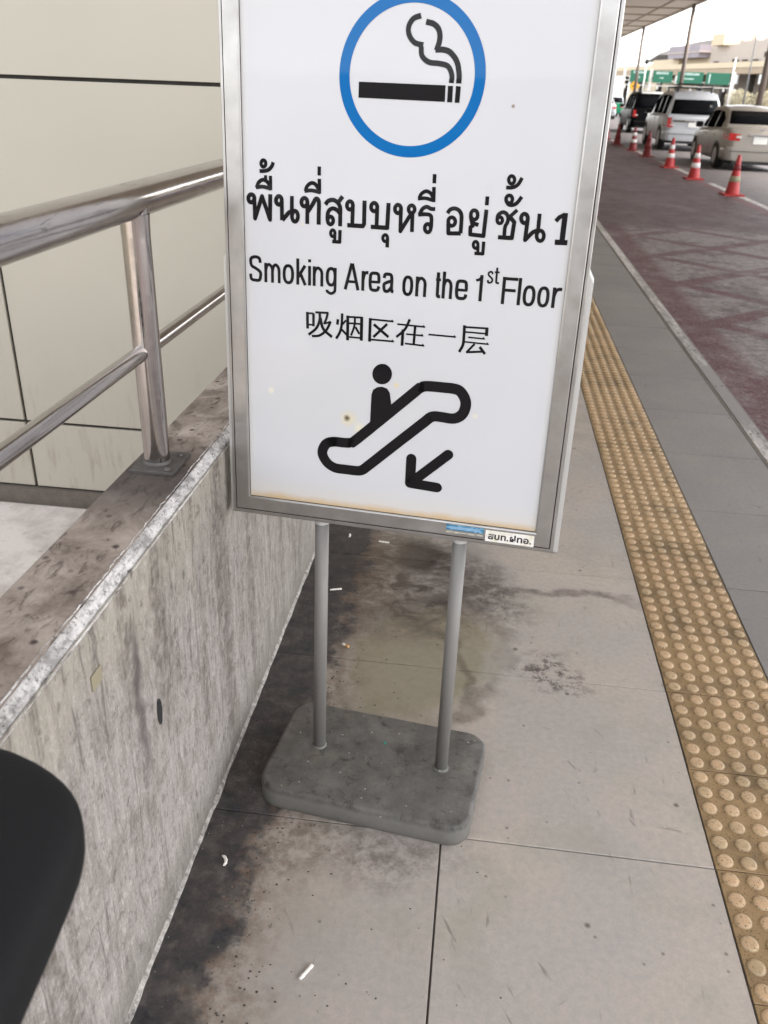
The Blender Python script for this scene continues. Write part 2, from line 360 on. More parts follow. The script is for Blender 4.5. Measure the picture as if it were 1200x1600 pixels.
side = t.rng(t.ma('ADD', x, wy), 1.80, 1.92, 1, 0); far = t.rng(t.ma('ADD', x, wy), 4.35, 4.5, 0, 1)
lat = t.ma('MAXIMUM', lat, side)
rowfade = t.rng(y, 12.2, 12.9)                       # beyond the hatching the lane is painted all over
cellpaint = t.mix(t.rng(wn, 0.48, 0.64), worn, lin(88, 72, 74))
paint = t.mix(t.rng(wn2, 0.3, 0.7), lin(82, 38, 44), lin(90, 54, 58))
hat = t.mix(t.ma('MULTIPLY', lat, t.rng(wn, 0.25, 0.5, 0.5, 1)), cellpaint, paint)
allp = t.mix(t.rng(t.noise(t.map(P, scale=(1, 0.35, 1)), 2.2, 6, 0.72), 0.42, 0.62), lin(76, 52, 55), lin(92, 74, 75))
hat = t.mix(rowfade, hat, allp)
line = t.ma('MULTIPLY', t.rng(x, 4.40, 4.43), t.rng(x, 4.55, 4.58, 1, 0))
inside = t.rng(x, 4.5, 4.52, 1, 0)
col = t.mix(inside, asph, hat)
col = t.mix(t.ma('MULTIPLY', line, 0.8), col, lin(110, 58, 58))
tl = t.noise(t.map(P, scale=(1.2, 0.07, 1)), 2, 3); col = t.mix(t.rng(tl, 0.55, 0.7, 0, 0.35), col, lin(78, 72, 72))
agg = t.vor(P, 75, out='Color'); col = t.mix(t.rng(t.xyz(agg)[0], .6, 1, 0, .35), col, lin(150, 142, 138)); col = t.mix(t.rng(t.xyz(agg)[1], .7, 1, 0, .4), col, lin(44, 38, 40))
t.bump(t.vor(P, 75), 0.5, 0.004); M['road'] = t.set(col, t.rng(wn, 0.3, 0.7, 0.5, 0.75), 0, 0.4)
t = NT('worn white line'); P = t.pos(); M['line'] = t.set(t.mix(t.rng(t.noise(P, 12, 6, .7), 0.42, 0.6), lin(206, 200, 194), lin(150, 140, 138)), 0.7)
t = NT('ground'); P = t.pos(); M['ground'] = t.set(t.mix(t.noise(P, 0.3, 6, .6), lin(110, 106, 100), lin(146, 140, 130)), 0.9)
t = NT('kerb trim metal'); P = t.pos(); M['trim'] = t.set(t.mix(t.ma('ADD', t.rng(t.noise(t.map(P, scale=(1, .3, 1)), 40, 5, .7), .46, .74), t.rng(t.noise(t.map(P, scale=(3, .35, 1)), 2, 4, .6), .4, .6), clamp=True), lin(214, 209, 206), lin(128, 124, 122)), 0.38, 0.5)
M['kerb'] = plain('kerb concrete', lin(132, 126, 122), 0.85, var=0.2, scale=12)

# brushed stainless steel of the handrail
t = NT('stainless steel'); P = t.ob()
sc = t.noise(t.map(P, scale=(3, 90, 90)), 1, 3, 0.6)
M['steel'] = t.set(t.mix(t.noise(P, 14, 5, .65), lin(150, 144, 141), lin(186, 180, 176)), t.rng(sc, 0.3, 0.75, 0.09, 0.24), 1.0); t.bump(sc, 0.05, 0.002)
t = NT('stainless top rail'); P = t.ob(); 
wv = t.noise(t.map(P, scale=(60, 7, 60)), 1, 4, 0.75, 1.6)
M['steel_top'] = t.set(t.mix(t.rng(wv, .60, .66, 0, .55), t.mix(t.noise(P, 9, 4), lin(156, 150, 147), lin(192, 186, 182)), lin(70, 64, 66)), t.rng(wv, 0.3, 0.7, 0.09, 0.28), 1.0)
t.bump(wv, 0.05, 0.003)
M['plate'] = plain('grimy steel plate', lin(86, 82, 80), 0.6, 0.5, 0.4, 40)

# ------------------------------------------------------------------ ground and footpath
G = thing('footpath', None, None); del_ = None
G['kind'] = 'structure'
g = MB().box(-300, 500, -60, 900, -0.60, -0.16).build('ground', M['ground']); tag(g, kind='structure')
# road slab under canopy and out past the cars
rd = MB(); rd.box(1.445, 26, -12, 260, -0.40, -0.15); o = rd.build('road', M['road']); tag(o, kind='structure')
# footpath bed (dark joints show between the tiles)
bed = MB().box(-0.504, 1.345, -3, 40.0, -0.30, -0.004).box(-0.504, 1.345, 40.0, 150, -0.30, 0.0)
tag(bed.build('footpath_bed', M['joint'], G), kind='structure')
def tile_mesh(wd, ln, mat): return MB().bbox(-wd / 2, wd / 2, -ln / 2, ln / 2, -0.03, 0, 0.0012).build('tile', mat, mesh_only=True)
P0, PITCH = 1.336, 0.598
J = 0.0032
cols = [(-0.504, 0.015, 'tile', 0.007), (0.015, 0.603, 'tile', J), (0.905, 1.345, 'tile_grey', 0.0055)]
for x0, x1, mat, jt in cols:
    # the joint at x = 0.015 is wider than the rest
    a = x0 + (0.002 if x0 == 0.015 else (0.0 if x0 < 0 else 0.0015)); b = x1 - (0.002 if x1 == 0.015 else 0.0015)
    me = tile_mesh(b - a, PITCH - (jt if x0 > .5 else J), M[mat])
    for k in range(-7, 64):
        y = P0 + PITCH * (k + 0.5)
        link('tile', me, G, ((a + b) / 2, y, rng.uniform(-0.0006, 0.0006)), (rng.uniform(-.0006, .0006), rng.uniform(-.0006, .0006), 0))
# kerb with a light metal trim
kb = MB().box(1.349, 1.445, -12, 150, -0.40, -0.002).build('kerb', M['kerb']); tag(kb, kind='structure')
tr = MB()
yy = -6.0
while yy < 120:
    tr.bbox(1.362, 1.432, yy, yy + 2.996, -0.002, 0.003, 0.0015); yy += 3.0
tr2 = tr.build('trim_strip', M['trim'], kb)
rv = MB()
for k in range(60):
    for dx in (1.378, 1.416): rv.lathe([(0.006, 0.003), (0.005, 0.0045), (0.0001, 0.005)], 8, (dx, 0.3 + 0.75 * k + (0.02 if dx > 1.4 else 0), 0))
rv.build('rivet', plain('dull rivet', lin(90, 88, 86), 0.5, 0.6), kb)['kind'] = 'stuff'

# ------------------------------------------------------------------ tactile paving
TP = thing('tactile_paving', None, None); TP['kind'] = 'structure'
def tactile_mesh():
    m = MB(); h = 0.1482; m.bbox(-h, h, -h, h, -0.03, 0.0008, 0.001)
    for i in range(6):
        for j in range(6):
            cx, cy = -0.125 + 0.05 * i, -0.125 + 0.05 * j
            m.lathe([(0.0185, 0.0008), (0.0172, 0.0030), (0.0140, 0.0050), (0.0105, 0.0056), (0.0001, 0.0058)], 14, (cx, cy, 0))
    return m.build('tactile_tile', M['tactile'], mesh_only=True)
tm = tactile_mesh()
MB().box(0.6045, 0.9035, -3, 40, -0.31, -0.0045).build('bedding', M['joint'], TP)
for k in range(-8, 130):
    link('tactile_tile', tm, TP, (0.754 + rng.uniform(-.0006, .0006), 1.336 + 0.299 * (k + 0.5), rng.uniform(-0.0007, 0.0009)), (rng.uniform(-.002, .002), rng.uniform(-.002, .002), rng.uniform(-.002, .002)))

# ------------------------------------------------------------------ parapet
PA = thing('parapet_wall', 'low grey weathered concrete parapet with dark stained top and chipped white edge', 'wall', (-0.574, 1.4, 0))
def rel(o): o.location = Vector((0.574, -1.4, 0)); return o
yA, yB = -3.0, 2.998
# face as a gently uneven grid, chamfer and coping as their own parts
def sheet(m, fn, nu, nv, mi=0):
    vs = [fn(u / nu, v / nv) for v in range(nv + 1) for u in range(nu + 1)]
    m.add(vs, [(v * (nu + 1) + u, v * (nu + 1) + u + 1, (v + 1) * (nu + 1) + u + 1, (v + 1) * (nu + 1) + u) for v in range(nv) for u in range(nu)], mi, True)
from mathutils import noise as mn
def nz(x, y, z, s): return mn.noise(Vector((x, y, z)) * s)
body = MB(); body.box(-0.641, -0.519, yA, yB, -1.25, 0.790)
sheet(body, lambda u, v: (-0.504 + 0.0016 * nz(0, yA + (yB - yA) * u, v, 5) - 0.0, yA + (yB - yA) * u, 0.0 + 0.785 * v), 150, 30)
body.box(-0.519, -0.507, yA, yB, -0.30, 0.783)
rel(body.build('wall', M['render'], PA))
cop = MB()
sheet(cop, lambda u, v: (-0.520 - 0.123 * v, yA + (yB - yA) * u, 0.801 + 0.0012 * nz(v, yA + (yB - yA) * u, 0, 9)), 150, 8)
cop.box(-0.643, -0.641, yA, yB, 0.60, 0.8005)
cop.box(-0.641, -0.522, yA, yB, 0.7905, 0.799)
rel(cop.build('coping', M['coping'], PA))
ar = MB()
def arf(u, v):
    y = yA + (yB - yA) * u; k = nz(1, y, v * 0.1, 22) * 0.5 + nz(2, y, v * .1, 70) * 0.5
    ww = 0.0225 + 0.0075 * k
    a = math.pi / 2 * v
    return (-0.504 - 0.0006 - ww * (1 - math.cos(math.pi / 2 - a)) if False else -0.504 + 0.001 - ww * v + 0.0022 * k * math.sin(math.pi * v), y, 0.801 - 0.0225 * (1 - v) ** 1.3 + 0.0022 * nz(5, y, v, 60) * math.sin(math.pi * v) + 0.0008)
sheet(ar, arf, 900, 8)
rel(ar.build('chipped_edge', M['arris'], PA))
bd = MB(); n = 420
rings = []
for i in range(n + 1):
    y = yA + (yB - yA) * i / n; r = 0.0085 + 0.0035 * nz(0, y, 3, 12) + 0.0015 * nz(0, y, 3, 50)
    rings.append([(-0.506 + r * 1.0 * math.cos(a), y, r * 1.1 * math.sin(a)) for a in (0, .5, 1.0, 1.57)])
bd.loft(rings, smooth=True, cap=False, closed=False); rel(bd.build('mortar_bead', M['bead'], PA))
hole = MB(); hole.lathe([(0.0001, 0.0), (0.6, 0.0), (1.0, 0.02)], 12)
ho = hole.build('weep_hole', plain('hole dark', lin(30, 28, 28), 0.9), PA); ho.scale = (0.0065, 0.0115, 0.02)
for v_ in ho.data.vertices: v_.co.x, v_.co.y = v_.co.x, v_.co.y * (1 + 0.12 * math.sin(v_.index * 2.1))
ho.scale = (0.030, 0.0085, 0.02); ho.rotation_euler = (R_(8), R_(90), 0); ho.location = (-0.5021 + 0.574, 1.112 - 1.4, 0.467)
pt = MB().bbox(-0.013, 0.013, -0.016, 0.016, 0, 0.002, 0.001).build('repair_patch', plain('olive filler', lin(142, 134, 112), 0.8), PA)
pt.rotation_euler = (0, R_(90), 0); pt.location = (-0.5036 + 0.574, 0.915 - 1.4, 0.694)

# ------------------------------------------------------------------ handrail
HR = thing('handrail', 'polished stainless steel handrail with two rails bolted to the parapet top', 'handrail', (-0.590, 1.4, 0.80))
hx = lambda x: x + 0.590
def rail(z, r, x=-0.598, y0=-2.6, y1=2.95, seg=40, name='rail', mat='steel'):
    m = MB(); rings = []
    for i in range(seg + 1):
        y = y0 + (y1 - y0) * i / seg
        rings.append([(hx(x) + r * math.cos(a), y - 1.4, z - 0.80 + r * math.sin(a)) for a in [2 * math.pi * k / 28 for k in range(28)]])
    m.loft(rings); return m.build(name, M[mat], HR)
rail(1.283, 0.0295, name='top_rail', mat='steel_top'); rail(1.026, 0.0145, name='middle_rail')
post_mesh = None
for py in (-1.2, 0.11, 1.430, 2.75):
    m = MB(); m.tube((0, 0, 0.006), (0, 0, 0.474), 0.0245, n=28, caps=False)
    p = m.build('post', M['steel'], HR, (hx(-0.594), py - 1.4, 0.001))
    b = MB(); b.bbox(-0.043, 0.043, -0.05, 0.05, 0, 0.006, 0.001)
    b.build('base_plate', M['plate'], p, (0.006, 0, 0.0005))
    c = MB(); c.lathe([(0.0275, 0.0065), (0.0268, 0.010), (0.0247, 0.0125)], 28)
    c.build('weld', M['plate'], p)
    for s_ in (-1, 1): MB().lathe([(0.0001, 0.012), (0.006, 0.011), (0.0065, 0.0065)], 6, (0.033, 0.036 * s_, 0)).build('bolt', M['plate'], p)
    sad = MB(); sad.lathe([(0.0247, 0.425), (0.0252, 0.445), (0.0262, 0.462)], 28); sad.build('saddle', M['steel'], p)

# ------------------------------------------------------------------ building with cladding
BL = thing('terminal_building', 'beige panelled building wall behind the handrail with dark joints', 'building', (-2.5, 3.0, 0))
bl = lambda v: (v[0] + 2.5, v[1] - 3.0, v[2])
core = MB(); core.box(-9, -0.50, 3.012, 60, -1.3, 6.0); oc = core.build('wall', M['gap'], BL); oc.location = (2.5, -3, 0)
# front panels (face the walker) and side panels along the footpath
def panel_x(x0, x1, z0, z1):
    g_ = 0.006
    m = MB(); m.bbox(-(x1 - x0) / 2 + g_, (x1 - x0) / 2 - g_, -(z1 - z0) / 2 + g_, (z1 - z0) / 2 - g_, -0.012, 0, 0.0015)
    o = m.build('cladding_panel', M['panel'], BL, bl(((x0 + x1) / 2, 3.0, (z0 + z1) / 2)), (R_(90), 0, 0)); return o
xs = [-0.50, -1.787, -3.02, -4.25, -5.5, -6.75, -8.0]
zs = [-0.085, 0.208, 1.454, 2.70, 3.946, 5.19, 6.0]
for i in range(6):
    for j in range(6): panel_x(xs[i + 1], xs[i], zs[j], zs[j + 1])
for k in range(44):
    y0 = 3.0 + k * 1.25
    for j in range(6):
        z0 = zs[j] if j else 0.0
        m = MB(); w_, h_ = 1.25 / 2 - .006, (zs[j + 1] - z0) / 2 - .006; m.bbox(-h_, h_, -w_, w_, 0, 0.012, 0.0015)
        m.build('cladding_panel', M['panel'], BL, bl((-0.499, y0 + .625, (z0 + zs[j + 1]) / 2)), (0, R_(90), 0))
lo = MB(); lo.box(-9, -0.643, 2.96, 3.012, -1.3, -0.17); o = lo.build('lower_wall', M['white_wall'], BL); o.location = (2.5, -3, 0)
le = MB(); le.box(-9, -0.643, 2.985, 3.012, -0.168, -0.088); o = le.build('ledge', M['ledge'], BL); o.location = (2.5, -3, 0)
# sunken service ramp beyond the parapet and the wall on its far side
tag(MB().box(-5.0, -0.643, -6, 2.96, -0.45, -0.150).build('sunken_floor', M['white_wall']), kind='structure')
sw = thing('side_wall', 'plain beige wall closing the sunken area on its left', 'wall', (-5, -1, 0))
for j in range(2):
    for i in range(6):
        m = MB(); m.bbox(-0.62, 0.62, -0.73, 0.73, 0, .012, .0015)
        m.build('cladding_panel', M['panel'], sw, (0.02, -4.0 + 1.47 * i, -0.6 + 1.247 * j), (0, R_(90), 0))
MB().box(-.2, 0.018, -5, 4, -1.3, 1.3).build('wall', M['gap'], sw)

# low unseen block added behind the photographer to cut sky glow on the sign; it stands where the sign glass mirrors a dark band under the sky
RB = thing('rear_glow_block', 'low unseen block added behind the photographer to cut the sky glow on the sign', 'building', (2.0, -19.0, -0.15))
MB().box(-14, 22, -6, 0, 0, 4.6).build('wall', plain('rear wall', lin(128, 122, 114), .8, var=.15, scale=.8), RB)
for i in range(9): MB().bbox(-1.3, 1.3, -.7, .7, 0, .06, .01).build('window', plain('rear window', lin(44, 46, 50), .2) if i == 0 else bpy.data.materials['rear window'], RB, (-12 + 4 * i, .0, 2.6), (R_(90), 0, R_(180)))

# ------------------------------------------------------------------ the sign
alu = NT('grey aluminium'); P = alu.ob()
M['alu'] = alu.set(alu.mix(alu.rng(alu.noise(P, 7, 6, .65), .35, .7), lin(184, 181, 178), lin(158, 154, 150)), alu.rng(alu.noise(P, 30, 4), .3, .7, .28, .42), 0.9)
M['post_grey'] = plain('painted post grey', lin(122, 119, 115), .5, .1, .1, 9)
alu.bump(alu.noise(alu.map(P, scale=(1, 1, .2)), 60, 3), .06, .002)
M['alu_light'] = plain('pale aluminium', lin(196, 194, 190), 0.42, 0.35, 0.08, 14)
M['groove'] = plain('dark groove', lin(62, 58, 54), 0.7)
t = NT('printed acrylic'); P = t.ob(); x, y, z = t.xyz(P)
n1 = t.noise(P, 14, 5, .65)
col = t.mix(t.rng(t.noise(P, 1.6, 3), .3, .7), lin(190, 189, 190), lin(197, 196, 198))
# rusty water line along the bottom edge, small stains
edge = t.ma('ADD', t.ma('SUBTRACT', z, 0.640), t.ma('MULTIPLY', t.ma('SUBTRACT', n1, .5), .02))
col = t.mix(t.rng(edge, 0.0, 0.014, 0.8, 0), col, lin(186, 150, 96))
col = t.mix(t.rng(edge, 0.004, 0.05, 0.22, 0), col, lin(222, 204, 168))
sx = t.rng(t.ma('ABSOLUTE', x), 0.282, 0.298, 0, 0.3); col = t.mix(sx, col, lin(206, 202, 188))
def stain(cx, cz, r, c, a):
    global col
    v = t.n('ShaderNodeVectorMath', operation='DISTANCE'); t.put(v.inputs[0], P); v.inputs[1].default_value = (cx, -0.0245, cz)
    d = t.ma('ADD', v.outputs['Value'], t.ma('MULTIPLY', t.ma('SUBTRACT', t.noise(P, 60, 4, .6), .5), r * 0.9))
    col = t.mix(t.rng(d, r * .25, r, a, 0), col, c)
stain(-0.088, 0.828, 0.020, lin(206, 194, 160), .8); stain(-0.092, 0.829, 0.008, lin(78, 66, 46), .95)
stain(-0.066, 0.810, 0.016, lin(214, 204, 172), .6); stain(0.004, 0.905, 0.007, lin(206, 188, 140), .7)
stain(0.178, 1.392, 0.004, lin(120, 96, 70), .9); stain(0.150, 1.265, 0.012, lin(190, 190, 192), .6)
stain(0.16, 0.86, 0.006, lin(214, 206, 180), .7); stain(-0.25, 0.87, 0.008, lin(220, 214, 190), .6)
sp = t.ma('MULTIPLY', t.rng(t.vor(P, 17), .02, .07, .6, 0), t.ma('GREATER_THAN', t.xyz(t.vor(P, 17, out='Color'))[0], .72)); col = t.mix(sp, col, lin(206, 196, 166))
wav = t.n('ShaderNodeBump'); t.put(wav.inputs['Height'], t.noise(P, 2.2, 2)); wav.inputs['Strength'].default_value = .12; wav.inputs['Distance'].default_value = .02
t.t.links.new(wav.outputs[0], t.b.inputs['Coat Normal'])
M['poster'] = t.set(col, 0.55, 0, 0.1, 0.3, 0.03)
def ink(name, c):
    t = NT(name); t.set(c, 0.55, 0, 0.1, 0.3, 0.03)
    wav = t.n('ShaderNodeBump'); t.put(wav.inputs['Height'], t.noise(t.ob(), 2.2, 2)); wav.inputs['Strength'].default_value = .12; wav.inputs['Distance'].default_value = .02
    t.t.links.new(wav.outputs[0], t.b.inputs['Coat Normal']); return t.m
M['ink'] = ink('black print', lin(17, 15, 17)); M['blue'] = ink('blue print', lin(0, 94, 156))
t = NT('cast base iron'); P = t.ob()
b1 = t.noise(P, 16, 6, .68); b2 = t.noise(t.map(P, loc=(3, 3, 3)), 30, 7, .74, .5)
col = t.mix(t.rng(b1, .35, .65), lin(82, 80, 77), lin(110, 107, 103)); col = t.mix(t.rng(b2, .54, .66, 0, .75), col, lin(54, 50, 45))
col = t.mix(t.rng(t.noise(t.map(P, loc=(8, 1, 2)), 8, 5, .7), .55, .7, 0, .5), col, lin(108, 102, 82))
stn = t.xyz(P)[2]; col = t.mix(t.rng(stn, .035, .048, .55, 0), col, t.mix(b2, lin(108, 106, 101), lin(146, 144, 138)))
col = t.mix(t.rng(stn, 0.0, .012, .5, 0), col, lin(90, 88, 78))
fl = t.ma('MULTIPLY', t.rng(t.vor(P, 60), .07, .16, 1, 0), t.ma('GREATER_THAN', t.xyz(t.vor(P, 60, out='Color'))[0], .84)); col = t.mix(fl, col, lin(168, 168, 160))
t.bump(b2, .5, .004); M['base'] = t.set(col, .62, 0.1, .4)

YAW, LEAN = R_(-6.36), R_(3.72)
SG = thing('sign_stand', 'freestanding white notice in grey frame on two posts showing where the smoking area is', 'sign', (-0.1454, 1.4999, 0), YAW)
# base plate
def rrect(w_, d_, r, n=8):
    pts = []
    for cx, cy, a0 in ((w_ - r, d_ - r, 0), (-w_ + r, d_ - r, 90), (-w_ + r, -d_ + r, 180), (w_ - r, -d_ + r, 270)):
        for k in range(n + 1):
            a = R_(a0 + 90 * k / n); pts.append((cx + r * math.cos(a), cy + r * math.sin(a)))
    return pts
m = MB(); rings = []
for ins, z in ((0.002, 0.0), (0.0, 0.003), (0.0, 0.046), (0.0012, 0.0505), (0.0042, 0.0538), (0.009, 0.055), (0.10, 0.0555)):
    rings.append([(x + 0.004 * nz(x, y, z, 6), y + 0.004 * nz(y, x, z, 6), z + (0.0008 * nz(x, y, 1, 14) if z > .05 else 0)) for x, y in rrect(0.245 - ins, 0.156 - ins, max(0.052 - ins, 0.01))])
m.loft(rings); m.build('base', M['base'], SG, (-0.004, -0.012, 0.0005), (0, 0, R_(-0.9)))
pe = bpy.data.objects.new('upright', None)
# everything above the base leans back a little: local x across, y depth (front is -y), z up the board
TILT = Matrix.Translation((0, 0, 0.055)) @ Matrix.Rotation(-LEAN, 4, 'X') @ Matrix.Rotation(-0.0094, 4, 'Y')
def sb(m, name, mat, parent=SG):
    me = m.build(name, mat, mesh_only=True); me.transform(TILT if parent is SG else Matrix())
    o = link(name, me, parent); return o
def up(m, name, mat, parent): return m.build(name, mat, parent)
# to keep object-space textures upright the leaning parts get a transform instead
def lean(o): o.matrix_local = TILT; return o
for sx_ in (-1, 1):
    p = MB(); p.tube((0.148 * sx_, 0, -0.004), (0.148 * sx_, 0, 0.602), 0.0148, n=26)
    po = lean(p.build('post', M['post_grey'], SG))
    c = MB(); c.lathe([(0.0185, -0.0005), (0.018, 0.003), (0.0152, 0.006)], 26, (0.148 * sx_, 0, 0)); c.build('weld_ring', M['base'], po)
    c = MB(); c.lathe([(0.0152, 0.585), (0.0158, 0.59), (0.0158, 0.5995)], 26, (0.148 * sx_, 0, 0)); c.build('cap', M['alu_light'], po)
# mitred frame, profile given as (inset from the outside edge, depth towards the viewer)
W2, Z0, Z1 = 0.3358, 0.6006, 1.690
prof = [(0.0, -0.022), (0.0, 0.0265), (0.0012, 0.0278), (0.0058, 0.0278), (0.0062, 0.0255), (0.0078, 0.0255), (0.0082, 0.0292), (0.0095, 0.0300),
        (0.0345, 0.0300), (0.0370, 0.0292), (0.0380, 0.0275), (0.0382, 0.0235), (0.0402, 0.0235)]
corner = lambda i: [(-W2 + i, Z0 + i), (W2 - i, Z0 + i), (W2 - i, Z1 - i), (-W2 + i, Z1 - i)]
for s_ in range(4):
    m = MB(); ra, rb = [], []
    for ins, off in prof:
        cs = corner(ins); a = cs[s_]; b = cs[(s_ + 1) % 4]; ra.append((a[0], -off, a[1])); rb.append((b[0], -off, b[1]))
    L_ = len(prof)
    for i in range(L_ - 1):
        m.add([ra[i], rb[i], rb[i + 1], ra[i + 1]], [(0, 1, 2, 3)], 1 if i in (3, 4, 5, 10, 11) else 0, False)
    fr = lean(m.build('frame_rail', [M['alu'], M['groove']], SG))
MB().box(-W2 + .004, W2 - .004, 0.0215, 0.0225, Z0 + .004, Z1 - .004).build('tmp', M['alu_light'], SG)
bk = bpy.data.objects['tmp']; bk.name = 'back_panel'; bk.data.name = 'back_panel'; lean(bk)
# lower channel bracket hugging the frame
for s_ in (-1, 1):
    m = MB(); x0, x1 = (W2 + .0003) * s_, (W2 + .0095) * s_; a, b = min(x0, x1), max(x0, x1)
    vs = []
    for x in (a, b):
        zt = 1.118 if (abs(x) > W2 + .004) else 1.134
        vs += [(x, -0.016, Z0 - .004), (x, 0.026, Z0 - .004), (x, 0.026, zt + .004), (x, -0.016, zt)]
    m.add(vs, [(3, 2, 1, 0), (4, 5, 6, 7), (0, 1, 5, 4), (1, 2, 6, 5), (2, 3, 7, 6), (3, 0, 4, 7)])
    lean(m.build('side_bracket', M['alu_light'], SG))
m = MB(); m.box(-W2 - .0093, W2 + .0093, -0.0158, 0.026, Z0 - .0075, Z0 - .0005); lean(m.build('bottom_channel', M['alu'], SG))
# printed board
m = MB(); m.box(-W2 + .036, W2 - .036, -0.0240, -0.018, Z0 + .034, Z1 - .036); PB = lean(m.build('poster', M['poster'], SG))
OFFY = -0.0245
def resample(pts, closed):
    P = [Vector(p) for p in pts]; n = len(P); out = []
    rg_ = range(n) if closed else range(n - 1)
    for i in rg_:
        p0 = P[(i - 1) % n] if closed or i > 0 else P[0] * 2 - P[1]; p1 = P[i]; p2 = P[(i + 1) % n]
        p3 = P[(i + 2) % n] if closed or i + 2 < n else P[n - 1] * 2 - P[n - 2]
        for k in range(5):
            u = k / 5; out.append(0.5 * ((2 * p1) + (p2 - p0) * u + (2 * p0 - 5 * p1 + 4 * p2 - p3) * u * u + (3 * p1 - p0 - 3 * p2 + p3) * u ** 3))
    if not closed: out.append(P[-1])
    return out
def glyphs(name, data, mat, round_ends=False):
    m = MB(); lay = [0]
    def L3(v): return (v[0] / 1000, OFFY - 0.00002 * (lay[0] % 7), v[1] / 1000)
    for kind, wd, pts in data:
        lay[0] += 1
        if kind == 'p':
            m.add([L3(p) for p in pts], [tuple(range(len(pts)))]); continue
        if kind == 'l':
            Q = [Vector(q) for q in pts]
            for i, (a, b) in enumerate(zip(Q, Q[1:])):
                d_ = (b - a).normalized(); nrm = Vector((-d_.y, d_.x)) * wd / 2; lay[0] += 1
                m.add([L3(a + nrm), L3(a - nrm), L3(b - nrm), L3(b + nrm)], [(0, 1, 2, 3)])
            for i, q in enumerate(Q):
                if round_ends or 0 < i < len(Q) - 1:
                    lay[0] += 1; m.add([L3(q + Vector((math.cos(a), math.sin(a))) * wd / 2) for a in [2 * math.pi * k / 20 for k in range(20)]], [tuple(range(20))])
            continue
        closed = kind == 'c'
        Q = resample(pts, closed) if kind in 'cs' else [Vector(p) for p in pts]
        n = len(Q); vs = []
        for i in range(n):
            a = Q[(i - 1) % n] if (closed or i > 0) else Q[0]; b = Q[(i + 1) % n] if (closed or i < n - 1) else Q[n - 1]
            if kind == 'l' and 0 < i < n - 1:
                d1 = (Q[i] - Q[i - 1]).normalized(); d2 = (Q[i + 1] - Q[i]).normalized(); tdir = (d1 + d2)
                if tdir.length < .3: tdir = d1
                tdir.normalize(); k = 1 / max(0.62, abs(tdir.dot(d1)))
            else:
                tdir = (b - a).normalized(); k = 1
            nrm = Vector((-tdir.y, tdir.x)) * wd / 2 * k
            vs += [L3(Q[i] + nrm), L3(Q[i] - nrm)]
        m.add(vs, [(2 * i, 2 * i + 1, (2 * i + 3) % (2 * n), (2 * i + 2) % (2 * n)) for i in range(n if closed else n - 1)])
        if round_ends:
            for q in (Q if kind == 'l' else [Q[0], Q[-1]]): m.add([L3(q + Vector((math.cos(a), math.sin(a))) * wd / 2) for a in [2 * math.pi * k / 20 for k in range(20)]], [tuple(range(20))])
    me = bpy.data.meshes.new(name); me.from_pydata(m.v, [], m.f); me.materials.append(mat); me.update()
    bm = bmesh.new(); bm.from_mesh(me)
    bm.normal_update()
    for f in bm.faces:
        if f.normal.y > 0: f.normal_flip()
    bm.to_mesh(me); bm.free()
    return link(name, me, PB)
